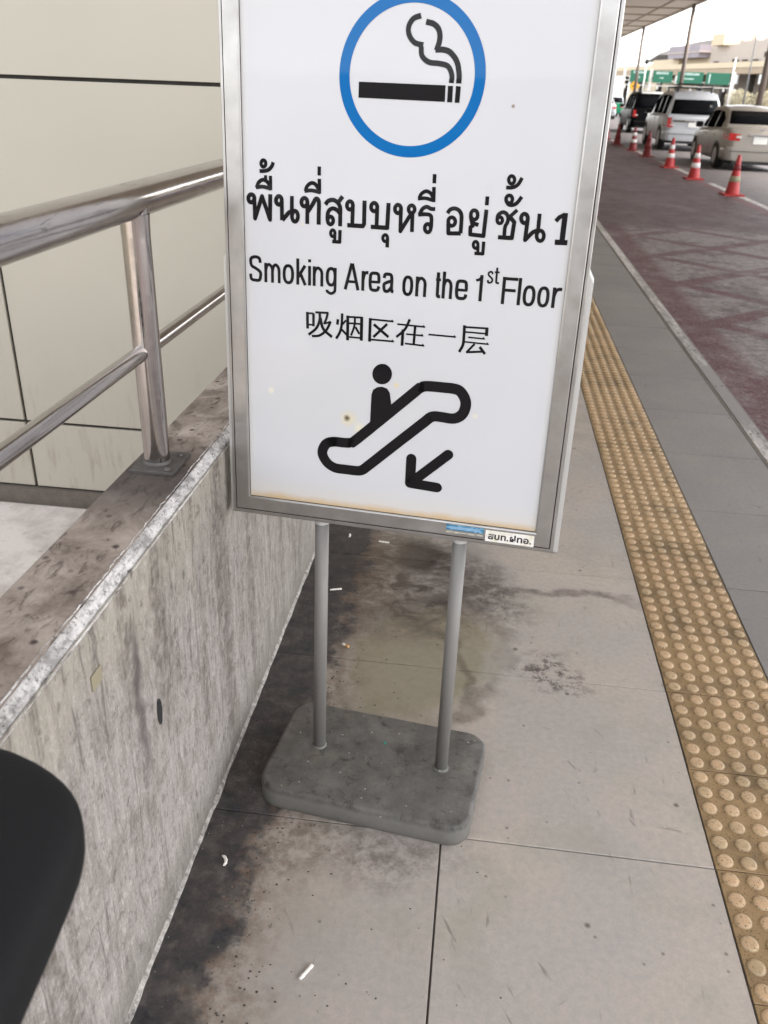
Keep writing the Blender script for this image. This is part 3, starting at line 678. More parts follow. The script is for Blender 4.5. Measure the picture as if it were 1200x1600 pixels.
GL = {'thai':[('c',6.4,[(-277.5,1227),(-278.4,1223.5),(-280.5,1220.9),(-283.5,1219.9),(-286.4,1220.7),(-288.4,1223),(-289.1,1226.4),(-288.3,1229.8),(-286.1,1232.4),(-283.2,1233.5),(-280.3,1232.7),(-278.2,1230.3)]),
('l',6.4,[(-277.5,1226.1),(-276.8,1192.4),(-262.5,1231.4),(-247.7,1191.8),(-246.6,1235.8)]),
('s',5.7,[(-272.8,1245.4),(-268.5,1254.7),(-260.2,1259.6),(-252.1,1256.3),(-246.6,1248.5)]),
('s',5.7,[(-274.3,1246.1),(-260.4,1247.8),(-244.6,1244.8)]),
('l',5.1,[(-245.8,1266.9),(-245.6,1243.1)]),
('l',4.9,[(-255.5,1267.4),(-254.6,1257.1)]),
('c',5.3,[(-254.4,1287),(-255.1,1284.2),(-256.8,1282.2),(-259,1281.3),(-261.2,1282),(-262.8,1283.9),(-263.4,1286.6),(-262.7,1289.4),(-261.1,1291.5),(-258.8,1292.3),(-256.6,1291.7),(-255,1289.7)]),
('s',5.6,[(-266.6,1274),(-256.9,1274.5),(-248.7,1277.1),(-242.6,1283.5),(-240.3,1289.8)]),
('c',6.3,[(-224.6,1226.2),(-225.3,1222.6),(-227.4,1219.9),(-230.3,1218.8),(-233.1,1219.6),(-235.1,1222.1),(-235.8,1225.6),(-235,1229.2),(-232.9,1231.9),(-230.1,1233),(-227.3,1232.2),(-225.3,1229.7)]),
('l',6.3,[(-224.7,1226),(-224.3,1192)]),
('l',6.4,[(-223.6,1192.1),(-211.7,1205.6),(-204.5,1209.5)]),
('l',6.1,[(-205.3,1234.7),(-205.4,1208.7)]),
('c',6.1,[(-193.7,1200.6),(-194.5,1196),(-196.6,1192.5),(-199.5,1191.1),(-202.3,1192.2),(-204.4,1195.4),(-205.2,1200),(-204.4,1204.6),(-202.3,1208.1),(-199.4,1209.5),(-196.6,1208.4),(-194.5,1205.2)]),
('c',6.1,[(-175.9,1225.7),(-176.6,1222.1),(-178.7,1219.4),(-181.5,1218.3),(-184.3,1219.1),(-186.4,1221.6),(-187.1,1225.1),(-186.4,1228.7),(-184.3,1231.3),(-181.5,1232.4),(-178.7,1231.6),(-176.7,1229.2)]),
('l',6.2,[(-175.8,1225),(-176,1188.3)]),
('s',6.4,[(-175.4,1208.8),(-166.4,1221.7),(-161.2,1230.7),(-158.1,1232.4),(-154.9,1229.9),(-154,1222.3),(-154.3,1205.1),(-154.2,1188.3)]),
('s',5.5,[(-179.8,1243.8),(-176.6,1252.4),(-168.8,1258.2),(-161.5,1256.8),(-155.6,1249.6)]),
('s',5.5,[(-181.4,1244.2),(-167.7,1245.9),(-151.9,1243.2)]),
('l',5.6,[(-153.7,1266),(-153.4,1241.3)]),
('l',5.4,[(-154.1,1286.3),(-154,1271.3)]),
('s',6.3,[(-142.2,1223.4),(-136,1230.1),(-126.6,1231.8),(-118.2,1227),(-114.1,1218.7),(-113.8,1205.4),(-113.7,1187.7)]),
('l',6.3,[(-117.7,1228.5),(-109.9,1238.7)]),
('s',6.1,[(-114.2,1209.2),(-120.1,1215.1),(-128.5,1217.5),(-135.5,1212.8),(-137.7,1204.1),(-137.4,1195.5)]),
('c',5.9,[(-126.8,1197.1),(-127.4,1193.8),(-129.3,1191.3),(-131.9,1190.2),(-134.6,1191),(-136.6,1193.2),(-137.3,1196.5),(-136.7,1199.8),(-134.8,1202.3),(-132.1,1203.3),(-129.5,1202.5),(-127.5,1200.3)]),
('c',4.9,[(-123.2,1175.3),(-123.7,1172.4),(-125.1,1170.3),(-127.1,1169.4),(-129.2,1170),(-130.7,1172),(-131.3,1174.8),(-130.8,1177.6),(-129.3,1179.8),(-127.3,1180.6),(-125.3,1180),(-123.8,1178)]),
('l',4.9,[(-123.3,1175.1),(-123.3,1161.4)]),
('l',5.3,[(-128.1,1160.6),(-113.9,1160.5),(-113.7,1181.4)]),
('c',5.9,[(-90.7,1224.5),(-91.3,1221),(-93.3,1218.3),(-96,1217.2),(-98.8,1218),(-100.9,1220.5),(-101.7,1223.9),(-101.1,1227.5),(-99.1,1230.1),(-96.4,1231.2),(-93.6,1230.4),(-91.5,1228)]),
('l',6.1,[(-90.8,1223.8),(-90.9,1192.1)]),
('l',6.4,[(-100.4,1190.5),(-71.5,1190.5),(-69.1,1194.2),(-69.4,1233.8)]),
('c',5.9,[(-45.8,1224.1),(-46.4,1220.5),(-48.4,1217.9),(-51.2,1216.8),(-54.1,1217.6),(-56.2,1220),(-57.1,1223.5),(-56.5,1227),(-54.5,1229.6),(-51.7,1230.7),(-48.9,1229.9),(-46.7,1227.5)]),
('l',6.0,[(-45.9,1223.4),(-45.8,1191)]),
('l',6.3,[(-56.5,1190.2),(-26.2,1190.1),(-25.5,1232.1)]),
('c',4.9,[(-24.8,1172.6),(-25.3,1169.8),(-26.8,1167.6),(-28.9,1166.7),(-31.1,1167.3),(-32.8,1169.3),(-33.5,1172.1),(-33,1175),(-31.5,1177.1),(-29.4,1178),(-27.2,1177.4),(-25.5,1175.4)]),
('l',5.5,[(-24.9,1172.2),(-24.9,1156.5)]),
('c',5.8,[(-2.5,1223.2),(-3.1,1219.7),(-4.9,1217.1),(-7.6,1216),(-10.4,1216.8),(-12.6,1219.2),(-13.5,1222.6),(-12.9,1226.1),(-11,1228.8),(-8.3,1229.8),(-5.5,1229.1),(-3.4,1226.6)]),
('l',5.8,[(-2.6,1223),(-2,1185.8),(15.4,1215.1)]),
('c',5.6,[(22,1224.1),(21.4,1220.8),(19.6,1218.4),(16.9,1217.4),(14.1,1218.1),(12,1220.3),(11.1,1223.5),(11.6,1226.7),(13.5,1229.1),(16.2,1230.1),(19,1229.4),(21.1,1227.2)]),
('l',5.8,[(18.6,1217),(19.1,1185.7)]),
('l',5.4,[(54,1282.9),(54.3,1268)]),
('l',5.3,[(54.2,1262.2),(55.1,1237.5)]),
('s',5.2,[(29.2,1242.3),(32.5,1249.9),(40.8,1254.7),(48.5,1252),(53.5,1245.3)]),
('s',5.1,[(26.8,1241.8),(40.5,1243.1),(54.9,1240.1)]),
('s',5.7,[(58.7,1226.3),(51.1,1226.3),(43.3,1229.2),(35.9,1225.1),(31.2,1215.5)]),
('s',5.7,[(28.8,1215.4),(42.1,1216.8),(50.3,1215.6),(52.9,1210),(53.3,1194.9)]),
('c',5.6,[(52.7,1194.1),(52.2,1190.6),(50.4,1187.9),(47.8,1186.8),(45.1,1187.6),(43,1190),(42,1193.5),(42.5,1197),(44.3,1199.7),(47,1200.8),(49.7,1200),(51.8,1197.5)]),
('s',5.8,[(80.9,1220.4),(85.1,1226.6),(93,1229.1),(101.2,1225.9),(105.7,1218.2),(106.4,1204.1),(106.4,1188.5)]),
('l',5.9,[(106.7,1188.3),(84.7,1187.3),(83.6,1203.7)]),
('c',5.5,[(95.6,1207.5),(95,1203.9),(92.9,1201.2),(89.9,1200.1),(86.7,1200.8),(84.2,1203.3),(83.2,1206.8),(83.7,1210.4),(85.8,1213.1),(88.9,1214.2),(92,1213.4),(94.5,1211)]),
('c',5.4,[(134,1220.6),(133.6,1216.7),(131.6,1213.8),(128.7,1212.6),(125.5,1213.5),(123.1,1216.2),(122,1220),(122.5,1223.8),(124.4,1226.8),(127.4,1227.9),(130.5,1227.1),(132.9,1224.4)]),
('l',5.8,[(121.9,1218.2),(125.2,1206.9),(136.8,1204.2)]),
('l',5.8,[(128.3,1203.6),(123,1199.7),(123.5,1187.7),(147.1,1186.5),(148.4,1230.1)]),
('l',5.5,[(148.3,1251.5),(148.2,1237)]),
('c',4.7,[(138.7,1171),(138.4,1168.1),(137.1,1165.9),(135.1,1165),(132.9,1165.7),(131.2,1167.7),(130.5,1170.5),(130.8,1173.4),(132.1,1175.6),(134.1,1176.5),(136.2,1175.8),(137.9,1173.8)]),
('l',4.7,[(138.8,1170.3),(139.4,1158.6)]),
('l',4.9,[(133.6,1156.4),(148.5,1156.5),(148.4,1177.2)]),
('c',4.9,[(191.9,1280),(191.5,1276.9),(189.9,1274.6),(187.6,1273.6),(185,1274.3),(183,1276.5),(182,1279.5),(182.4,1282.6),(184,1284.9),(186.4,1285.8),(188.9,1285.1),(190.9,1283)]),
('s',5.2,[(178.8,1267.3),(189.6,1267.8),(198.4,1272.9),(204.3,1283.8)]),
('c',5.2,[(191.3,1249),(190.9,1245.9),(189.2,1243.5),(186.5,1242.5),(183.7,1243.2),(181.5,1245.4),(180.5,1248.5),(180.9,1251.6),(182.7,1254),(185.3,1254.9),(188.1,1254.3),(190.3,1252.1)]),
('s',5.4,[(181.1,1246),(185.2,1240.7),(192.4,1239.7),(199.7,1243.6),(206.9,1253.8)]),
('c',5.0,[(177.6,1214.3),(177.2,1211.7),(175.8,1209.7),(173.5,1208.9),(171.2,1209.4),(169.4,1211.2),(168.5,1213.8),(168.9,1216.5),(170.4,1218.4),(172.6,1219.3),(174.9,1218.7),(176.7,1216.9)]),
('s',5.5,[(168.6,1214.4),(169.6,1222.4),(176.9,1227.3),(183.7,1224.9),(187.1,1218.2),(186.3,1210.8),(183.1,1203.2),(183.2,1187.2)]),
('l',5.2,[(188.5,1219.5),(201.4,1232.3)]),
('l',6.0,[(172.4,1185.9),(196.6,1185.9),(198.2,1212.1),(190.8,1219.6)]),
('c',5.7,[(220.7,1219.5),(220.3,1215.8),(218.5,1212.9),(215.8,1211.8),(212.9,1212.6),(210.5,1215.2),(209.4,1218.9),(209.7,1222.6),(211.5,1225.5),(214.2,1226.6),(217.2,1225.8),(219.5,1223.2)]),
('l',5.9,[(220.6,1219),(219.8,1184.2),(231.2,1197.4),(240.3,1201.7)]),
('l',5.6,[(239.9,1228.4),(240.2,1201.9)]),
('c',5.4,[(251,1192.9),(250.6,1188.7),(248.7,1185.4),(245.8,1184.1),(242.6,1185.1),(240,1188),(238.7,1192.2),(239.1,1196.4),(241,1199.6),(243.9,1200.9),(247.1,1200),(249.7,1197)]),
('l',6.0,[(268.4,1217.7),(274,1224.7),(282.2,1228.5)]),
('l',7.6,[(282.8,1231.8),(282.7,1184)]),
('l',7.3,[(270.7,1183.5),(292.1,1184)])],
'chinese':[('l',3.7,[(-175.1,1030),(-174.3,998.4)]),
('l',3.4,[(-162.9,1028.4),(-162.7,1003.6)]),
('l',2.2,[(-175.1,1027.4),(-162.9,1028.1)]),
('l',2.2,[(-174.3,1006.2),(-162.7,1006.4)]),
('l',2.7,[(-159.2,1030.4),(-133.1,1031.2)]),
('s',3.4,[(-150.4,1029.8),(-150.6,1016.2),(-157.2,1000.3),(-172.5,986.9)]),
('s',3.0,[(-134.8,1030.6),(-137.2,1020.5),(-141.7,1009.7)]),
('l',2.4,[(-141.8,1010.2),(-128.3,1015.1)]),
('s',3.2,[(-128.7,1015.6),(-136.9,998.8),(-150.3,987.4),(-165.7,984.8)]),
('s',3.7,[(-149.3,1021.1),(-143.3,1000.7),(-125.7,986.3)]),
('s',3.3,[(-106.4,1032.5),(-107.1,1010.1),(-110.6,996.1),(-117.2,984.2)]),
('l',3.4,[(-114.3,1021.1),(-115.5,1010.7)]),
('l',2.5,[(-98.6,1020.4),(-105.4,1011.9)]),
('l',2.9,[(-106.6,1002.1),(-94.9,991.5)]),
('l',3.8,[(-95.5,1029.4),(-94.7,982.9)]),
('l',2.5,[(-95.4,1027),(-66.9,1027.7)]),
('l',4.1,[(-68.3,1028.9),(-67.9,984.4)]),
('l',2.2,[(-93.7,989.5),(-67.7,989.3)]),
('l',2.3,[(-92.6,1015.3),(-70.2,1015.6)]),
('s',2.7,[(-81.4,1025.8),(-82,1011.4),(-88.2,992.4)]),
('l',2.8,[(-80,1009.2),(-72.1,996.6)]),
('l',3.8,[(-51.7,1028.2),(-51.7,983.9)]),
('l',2.3,[(-51.7,1026.1),(-7.2,1025.4)]),
('p',0.2,[(-13.4,1025.3),(-9.7,1029),(-5.9,1024.3)]),
('l',2.3,[(-51.8,988.2),(-4.7,988.3)]),
('p',0.2,[(-11,988),(-7.2,991.9),(-3.4,987.1)]),
('l',3.3,[(-18.9,1019.8),(-44.6,993.2)]),
('l',3.5,[(-44.6,1017.2),(-15.3,995.7)]),
('l',2.1,[(0.3,1021.2),(52.9,1020.2)]),
('p',0.2,[(46.8,1020),(50.4,1023.8),(54.3,1019.1)]),
('s',3.2,[(23.7,1032),(15.3,1012.7),(-0.5,997)]),
('l',3.7,[(11.8,1012.4),(11.2,981.7)]),
('l',2.1,[(18.2,1004.2),(50.7,1003.8)]),
('p',0.2,[(44.5,1003.6),(48.2,1007.4),(52,1002.6)]),
('l',3.2,[(34.4,1019),(33.4,985.6)]),
('l',2.1,[(16.7,986.5),(53.4,985.4)]),
('p',0.2,[(47.2,985.2),(50.9,989),(54.8,984.2)]),
('l',2.1,[(60.2,1007),(111.4,1006.6)]),
('p',0.2,[(105.3,1006.4),(108.9,1010.1),(112.7,1005.4)]),
('s',3.5,[(125.9,1029.4),(126.4,1011),(125.9,993.7),(119.8,979.6)]),
('l',2.4,[(126.2,1026.3),(169.5,1027.1)]),
('l',2.0,[(128,1017.4),(168,1017.3)]),
('l',4.0,[(167.4,1028.1),(167.6,1013.3)]),
('l',1.9,[(134.2,1008.2),(165,1007.7)]),
('p',0.2,[(159,1007.5),(162.5,1011.3),(166.3,1006.6)]),
('l',1.9,[(127.8,999.3),(172.8,998.5)]),
('p',0.2,[(166.9,998.3),(170.3,1002.1),(174.2,997.4)]),
('l',2.7,[(147.5,997.1),(133.3,980)]),
('l',2.7,[(132.5,980.3),(165,984.5)]),
('l',3.5,[(156.9,992.4),(167.9,980)])],
'escalator':[('c',20.6,[(-119.3,777.2),(-99.1,777.6),(-84.3,779),(-75.2,784.1),(-15.9,840.8),(44.7,899.5),(53,906.1),(64.4,909.3),(91.7,909.7),(117.4,909.1),(130.4,902.8),(139.8,884.6),(135.8,863.1),(120.3,851.4),(95.6,851.7),(81.1,851.6),(72,847.3),(64.3,839.6),(10.5,788.7),(-48.3,732.7),(-57.4,724.9),(-66.6,721.5),(-91.6,721.3),(-115.2,722.2),(-132.7,732.3),(-142.1,751.1),(-134.8,770.3)]),
('p',0.3,[(-5.4,926),(-5.8,920.8),(-7.5,915.8),(-10.4,911.3),(-14.2,907.7),(-18.8,905.3),(-23.8,904.1),(-28.9,904.3),(-33.6,905.8),(-37.8,908.6),(-41,912.5),(-43.2,917.2),(-44,922.3),(-43.5,927.5),(-41.8,932.5),(-38.8,937),(-35,940.5),(-30.4,942.9),(-25.4,944),(-20.4,943.8),(-15.7,942.3),(-11.6,939.5),(-8.4,935.7),(-6.3,931.1)]),
('p',0.3,[(-45.3,823),(-44.3,881.9),(-41.1,892),(-33,897.9),(-24.2,899.6),(-13.8,896.8),(-8.1,888.6),(-4.2,866.7),(-2.8,854.9),(-42.1,817.3)]),
('l',20.5,[(41.2,760.3),(41.2,708.7),(95.9,706.2)]),
('l',20.1,[(44.7,711.7),(113.7,777.4)])],
'cigarette':[('p',0.3,[(-85.4,1422.2),(63.5,1420.2),(63.9,1395.4),(-85.5,1397.8)]),
('p',0.3,[(67.6,1419.6),(75.9,1419.6),(76.4,1395),(67.7,1395)]),
('p',0.3,[(81,1419.7),(89.1,1419.2),(88.6,1394.6),(80.5,1394.6)]),
('s',8.3,[(72.7,1423.8),(72.9,1435.3),(65.6,1448.1),(50.6,1452),(33.1,1453.7),(21.3,1462.4),(18.8,1476.3)]),
('s',8.3,[(22.2,1478.2),(7.2,1481.9),(-2.5,1493.2),(-3.2,1505.8),(4,1516.1),(16.2,1520.3)]),
('s',8.8,[(85.3,1423.4),(84.7,1437.9),(79.7,1455.3),(68.1,1468.3),(55.9,1472.2),(43.1,1472)]),
('s',8.8,[(44.8,1470.9),(49.1,1485.9),(47.2,1499.6),(38.9,1508.1),(25,1511.8)])]}
glyphs('thai_lettering', [(a, b * 1.2, c) for a, b, c in GL['thai']], M['ink']); glyphs('chinese_lettering', [(a, b * 1.4 + .35, c) for a, b, c in GL['chinese']], M['ink'])
glyphs('escalator_pictogram', GL['escalator'], M['ink'], True); glyphs('cigarette_pictogram', GL['cigarette'], M['ink'])
m = MB(); n = 96
vs = [(0.0045 + r * math.cos(2 * math.pi * k / n), OFFY, 1.4320 + r * math.sin(2 * math.pi * k / n)) for r in (0.1065, 0.1245) for k in range(n)]
m.add(vs, [(k, (k + 1) % n, n + (k + 1) % n, n + k) for k in range(n)]); m.build('blue_ring', M['blue'], PB)
def words(name, items, mat, parent, y=OFFY, wt=0.0):
    """items: (text, x0, x1, baseline, height of a capital); each word is fitted to its own width"""
    vs, fs = [], []
    for txt, x0, x1, zb, cap in items:
        cu = bpy.data.curves.new('w', 'FONT'); cu.body = txt; cu.size = 1; cu.resolution_u = 5; cu.offset = wt
        ob = bpy.data.objects.new('w', cu); C.objects.link(ob); bpy.context.view_layer.update()
        me = ob.evaluated_get(bpy.context.evaluated_depsgraph_get()).to_mesh()
        X = [v.co.x for v in me.vertices]; Yv = [v.co.y for v in me.vertices]
        if not X: continue
        a, b = min(X), max(X); sxx = (x1 - x0) / (b - a); syy = cap / 0.729
        o_ = len(vs); vs += [(x0 + (v.co.x - a) * sxx, y, zb + v.co.y * syy) for v in me.vertices]; fs += [tuple(i + o_ for i in p.vertices) for p in me.polygons]
        bpy.data.objects.remove(ob)
    me = bpy.data.meshes.new(name); me.from_pydata(vs, [], fs); me.materials.append(mat)
    bm = bmesh.new(); bm.from_mesh(me); bm.normal_update()
    for f in bm.faces:
        if f.normal.y > 0: f.normal_flip()
    bm.to_mesh(me); bm.free()
    return link(name, me, parent)
# English line drawn as a narrow grotesque, every letter fitted between its own two edges (mm)
EN = []; SW = 5.9
def en(ch, x0, x1, zb, k=1.0):
    s = SW * k; w_ = x1 - x0; X_ = 35.5 * k; Cp = 47.5 * k; h = s / 2
    P_ = lambda pts: [(x0 + a, zb + b) for a, b in pts]
    ln = lambda *pts, t=s: EN.append(('l', t, P_(pts))); cv = lambda *pts, t=s: EN.append(('s', t, P_(pts)))
    def ov(cx, cy, rx, ry, t=s): EN.append(('c', t, P_([(cx + rx * math.copysign(abs(math.cos(q)) ** .82, math.cos(q)), cy + ry * math.copysign(abs(math.sin(q)) ** .82, math.sin(q))) for q in [math.pi * i / 8 for i in range(16)]])))
    def arch(xa, xb, down=0): cv((xa, X_ * .60), (xa + (xb - xa) * .16, X_ * .83), (xa + (xb - xa) * .52, X_ - h + .4), (xb - (xb - xa) * .10, X_ * .80), (xb, X_ * .62), (xb, X_ * .4), (xb, down), t=s * .96)
    if ch == 'o': ov(w_ / 2, X_ / 2, (w_ - s) / 2, (X_ + 1.2 * k - s) / 2)
    elif ch == 'n': ln((h, 0), (h, X_)); arch(h, w_ - h)
    elif ch == 'm': ln((h, 0), (h, X_)); arch(h, w_ / 2); arch(w_ / 2, w_ - h)
    elif ch == 'h': ln((h, 0), (h, Cp)); arch(h, w_ - h)
    elif ch == 'r': ln((h, 0), (h, X_)); cv((h, X_ * .55), (h + w_ * .15, X_ * .80), (w_ * .62, X_ - h), (w_, X_ - h * .9))
    elif ch == 'i': ln((h, 0), (h, X_)); ln((h, Cp - 5.5 * k), (h, Cp))
    elif ch == 'l': ln((h, 0), (h, Cp))
    elif ch == 'k': ln((h, 0), (h, Cp)); ln((h, X_ * .36), (w_ - h * .8, X_)); ln((w_ * .42, X_ * .58), (w_ - h * .6, 0))
    elif ch == 'g': ov(w_ / 2 - .2, X_ / 2 + 1, (w_ - s) / 2, (X_ - s) / 2); cv((w_ - h, X_), (w_ - h, X_ * .5), (w_ - h, 0), (w_ - h - 1, -7.5 * k), (w_ * .5, -11.5 * k), (h + .5, -8.5 * k), (h - .3, -5.0 * k), t=s * .92)
    elif ch == 't': cv((w_ * .42, X_ + 10 * k), (w_ * .42, X_ * .5), (w_ * .44, 6 * k), (w_ * .62, h), (w_, h)); ln((0, X_ - h), (w_ * .96, X_ - h), t=s * .85)
    elif ch == 'e': cv((w_ - h * .9, X_ * .29), (w_ * .78, X_ * .11), (w_ * .5, h - .5), (w_ * .22, X_ * .12), (h, X_ * .36), (h, X_ * .62), (w_ * .2, X_ * .88), (w_ * .5, X_ - h + .5), (w_ * .8, X_ * .88), (w_ - h, X_ * .64), (w_ - h, X_ * .47)); ln((h, X_ * .49), (w_ - h * .4, X_ * .49), t=s * .85)
    elif ch == 'a': cv((h * .9, X_ * .72), (w_ * .20, X_ * .90), (w_ * .48, X_ - h + .5), (w_ * .72, X_ * .89), (w_ * .80, X_ * .70), (w_ * .80, X_ * .35), (w_ * .83, X_ * .10), (w_, h * .8)); cv((w_ * .80, X_ * .60), (w_ * .45, X_ * .53), (h + .2, X_ * .42), (h, X_ * .22), (w_ * .24, h - .3), (w_ * .52, X_ * .09), (w_ * .80, X_ * .30))
    elif ch == 's': cv((w_ - h, X_ * .74), (w_ * .72, X_ * .90), (w_ * .45, X_ - h), (h + .2, X_ * .84), (h + .4, X_ * .66), (w_ * .5, X_ * .52), (w_ - h, X_ * .37), (w_ - h, X_ * .18), (w_ * .55, h - .4), (w_ * .2, X_ * .08), (h * .9, X_ * .27), t=s * .9)
    elif ch == 'S': cv((w_ - h, Cp * .73), (w_ * .80, Cp * .90), (w_ * .48, Cp - h + .6), (w_ * .16, Cp * .88), (h + .2, Cp * .72), (w_ * .22, Cp * .59), (w_ * .55, Cp * .50), (w_ - h - .6, Cp * .38), (w_ - h, Cp * .22), (w_ * .78, Cp * .07), (w_ * .47, h - .6), (w_ * .16, Cp * .09), (h * .8, Cp * .29))
    elif ch == 'A': ln((h * .7, 0), (w_ / 2 - .6, Cp)); ln((w_ / 2 + .6, Cp), (w_ - h * .7, 0)); ln((w_ * .22, Cp * .31), (w_ * .78, Cp * .31), t=s * .85)
    elif ch == 'F': ln((h, 0), (h, Cp)); ln((0, Cp - h), (w_, Cp - h), t=s * .92); ln((h, Cp * .52), (w_ * .9, Cp * .52), t=s * .92)
    elif ch == '1': ln((w_ - h, 0), (w_ - h, Cp * .97)); cv((w_ - h, Cp * .96), (w_ * .55, Cp * .82), (0, Cp * .76), t=s * .8)
def mmA(px): return -289.7 + (px - 48) * 171.1 / 624
def mmA2(px): return -103.5 + (px - 728) * 93.7 / 354
def mmB(px): return 6.8 + (px - 35) * (292.3 - 6.8) / (1090 - 35)
for ch, a, b in (('S', 46, 138), ('m', 155, 273), ('o', 288, 370), ('k', 386, 457), ('i', 470, 489), ('n', 503, 579), ('g', 596, 673)): en(ch, mmA(a), mmA(b), 1079.0)
for ch, a, b in (('A', 727, 836), ('r', 851, 900), ('e', 903, 987), ('a', 1003, 1083)): en(ch, mmA2(a), mmA2(b), 1077.0)
for ch, a, b in (('o', 33, 109), ('n', 124, 200), ('t', 261, 296), ('h', 305, 376), ('e', 394, 479), ('1', 530, 576)): en(ch, mmB(a), mmB(b), 1074.2)
for ch, a, b in (('s', 601, 641), ('t', 647, 681)): en(ch, mmB(a), mmB(b), 1106.6, .62)
for ch, a, b in (('F', 704, 805), ('l', 808, 828), ('o', 843, 926), ('o', 938, 1017), ('r', 1033, 1092)): en(ch, mmB(a), mmB(b), 1072.5)
glyphs('english_lettering', EN, M['ink'])
# stickers on the bottom rail
t = NT('white sticker'); M['sticker'] = t.set(t.mix(t.rng(t.noise(t.ob(), 40, 4), .4, .7), lin(230, 226, 220), lin(206, 200, 176)), .5)
m = MB(); m.box(0.2010, 0.2975, -0.0304, -0.0299, 0.6072, 0.6312); ST = lean(m.build('name_sticker', M['sticker'], SG))
words('sticker_lettering', [('สบท.', .2065, .2475, .6130, .0135), ('ฝทอ.', .2500, .2925, .6128, .0135)], plain('sticker print', lin(40, 36, 44), .6), ST, -0.0306, 0.03)
t = NT('blue sticker'); P = t.ob(); M['bsticker'] = t.set(t.mix(t.rng(t.noise(t.map(P, scale=(1, 1, 3)), 120, 3), .45, .6), lin(40, 104, 140), lin(120, 164, 188)), .4)
m = MB(); m.box(0.1215, 0.1975, -0.0304, -0.0299, 0.6215, 0.6335); s2 = lean(m.build('blue_sticker', M['bsticker'], SG))
m = MB(); m.box(0.1290, 0.1900, -0.0307, -0.0304, 0.6240, 0.6300); m.build('sticker_label', plain('sticker pale blue', lin(126, 162, 190), .5, var=.3, scale=150), s2)
m = MB()
for i, (a, b) in enumerate(((.1218, .1290), (.1300, .1345), (.1365, .1480), (.150, .163), (.166, .180), (.183, .196))): m.box(a, b, -0.0304, -0.0300, 0.6150 + .0006 * (i % 2), 0.6188)
lean(m.build('worn_sticker_scraps', plain('scrap grey', lin(176, 172, 158), .7, var=.3, scale=90), SG))

# ------------------------------------------------------------------ litter on the footpath
M['paper'] = plain('cigarette paper', lin(228, 224, 216), .8, var=.06); M['filter'] = plain('filter tan', lin(196, 150, 96), .8)
M['ash'] = plain('ash', lin(70, 66, 62), .9, var=.4, scale=200)
def butt(label, x, y, ang, L_, r=0.0038, flat=.8, tan=0.0, bend=0):
    th = thing('cigarette_butt', label, 'cigarette butt', (x, y, 0.0), R_(ang), 'cigarette butts dropped on the footpath')
    m = MB(); rings = []; n = 9
    for i in range(n):
        u = i / (n - 1); rr = r * (1 + .12 * math.sin(i * 2.3 + ang)) * (0.9 if i in (0, n - 1) else 1)
        rings.append([(L_ * (u - .5), bend * (u - .5) ** 2 + rr * math.cos(a), r * flat + 0.0005 + rr * flat * math.sin(a)) for a in [2 * math.pi * k / 12 for k in range(12)]])
    k = max(1, int(round((n - 1) * tan)))
    if tan: 
        f = MB(); f.loft(rings[:k + 1]); f.build('filter', M['filter'], th)
        m.loft(rings[k:])
    else: m.loft(rings)
    m.build('paper', M['paper'], th)
    a = MB(); a.loft([[(L_ / 2 + d, bend * .25 + r * s * math.cos(q), r * flat + .0005 + r * flat * s * math.sin(q)) for q in [2 * math.pi * k / 8 for k in range(8)]] for d, s in ((0, .85), (.0015, .6))]); a.build('burnt_tip', M['ash'], th)
    return th
butt('crushed white cigarette butt on the black grime near the wall', -0.432, 1.200, 112, 0.026, .0036, .7, 0, .02)
butt('longest white cigarette butt lying diagonally on the clean footpath tile', -0.214, 0.978, 60, 0.036)
butt('white cigarette butt on dark grime just right of the left sign post', -0.387, 2.289, 20, 0.038, .0036, .8, 0, 0)
butt('white cigarette butt beside the brown blotch under the board', -0.271, 2.633, -6, 0.040, .0036)
butt('orange and white cigarette stub at the rim of the olive stain', -0.306, 1.991, 150, 0.024, .0042, .9, .55)
butt('small upright looking stub in the black grime behind the left post', -0.400, 2.66, 95, 0.020, .0036)
M['leafm'] = plain('dead leaf', lin(58, 46, 40), .8, var=.4, scale=60)
lit = MB()
for i in range(1500):
    u = rng.random(); y = rng.uniform(.75, 3.2); x = -0.492 + abs(rng.gauss(0, .11)) * rng.choice((1, 1, 1, 2.2)); 
    if x > .2: continue
    s_ = rng.uniform(.0008, .0034); a = rng.uniform(0, 6.28); h = rng.uniform(.0006, .0018)
    pts = [(x + s_ * rng.uniform(.6, 1.2) * math.cos(a + k * 1.256), y + s_ * rng.uniform(.4, 1) * math.sin(a + k * 1.256), .0006) for k in range(5)]
    lit.add(pts + [(x, y, h + .0006)], [(0, 1, 5), (1, 2, 5), (2, 3, 5), (3, 4, 5), (4, 0, 5)])
tag(lit.build('grit', M['ash'], None), 'fine dark grit and ash scattered along the foot of the parapet', 'grit', kind='stuff')
gp = MB().bbox(-.003, .003, -.0045, .0045, 0, .0008, .0004).build('foil_scrap', plain('green foil', lin(60, 140, 120), .3, .4)); gp.location = (-.137, 1.545, .0567); gp.rotation_euler = (0, 0, .6)
tag(gp, 'tiny green foil scrap on the sign base between the posts', 'litter')

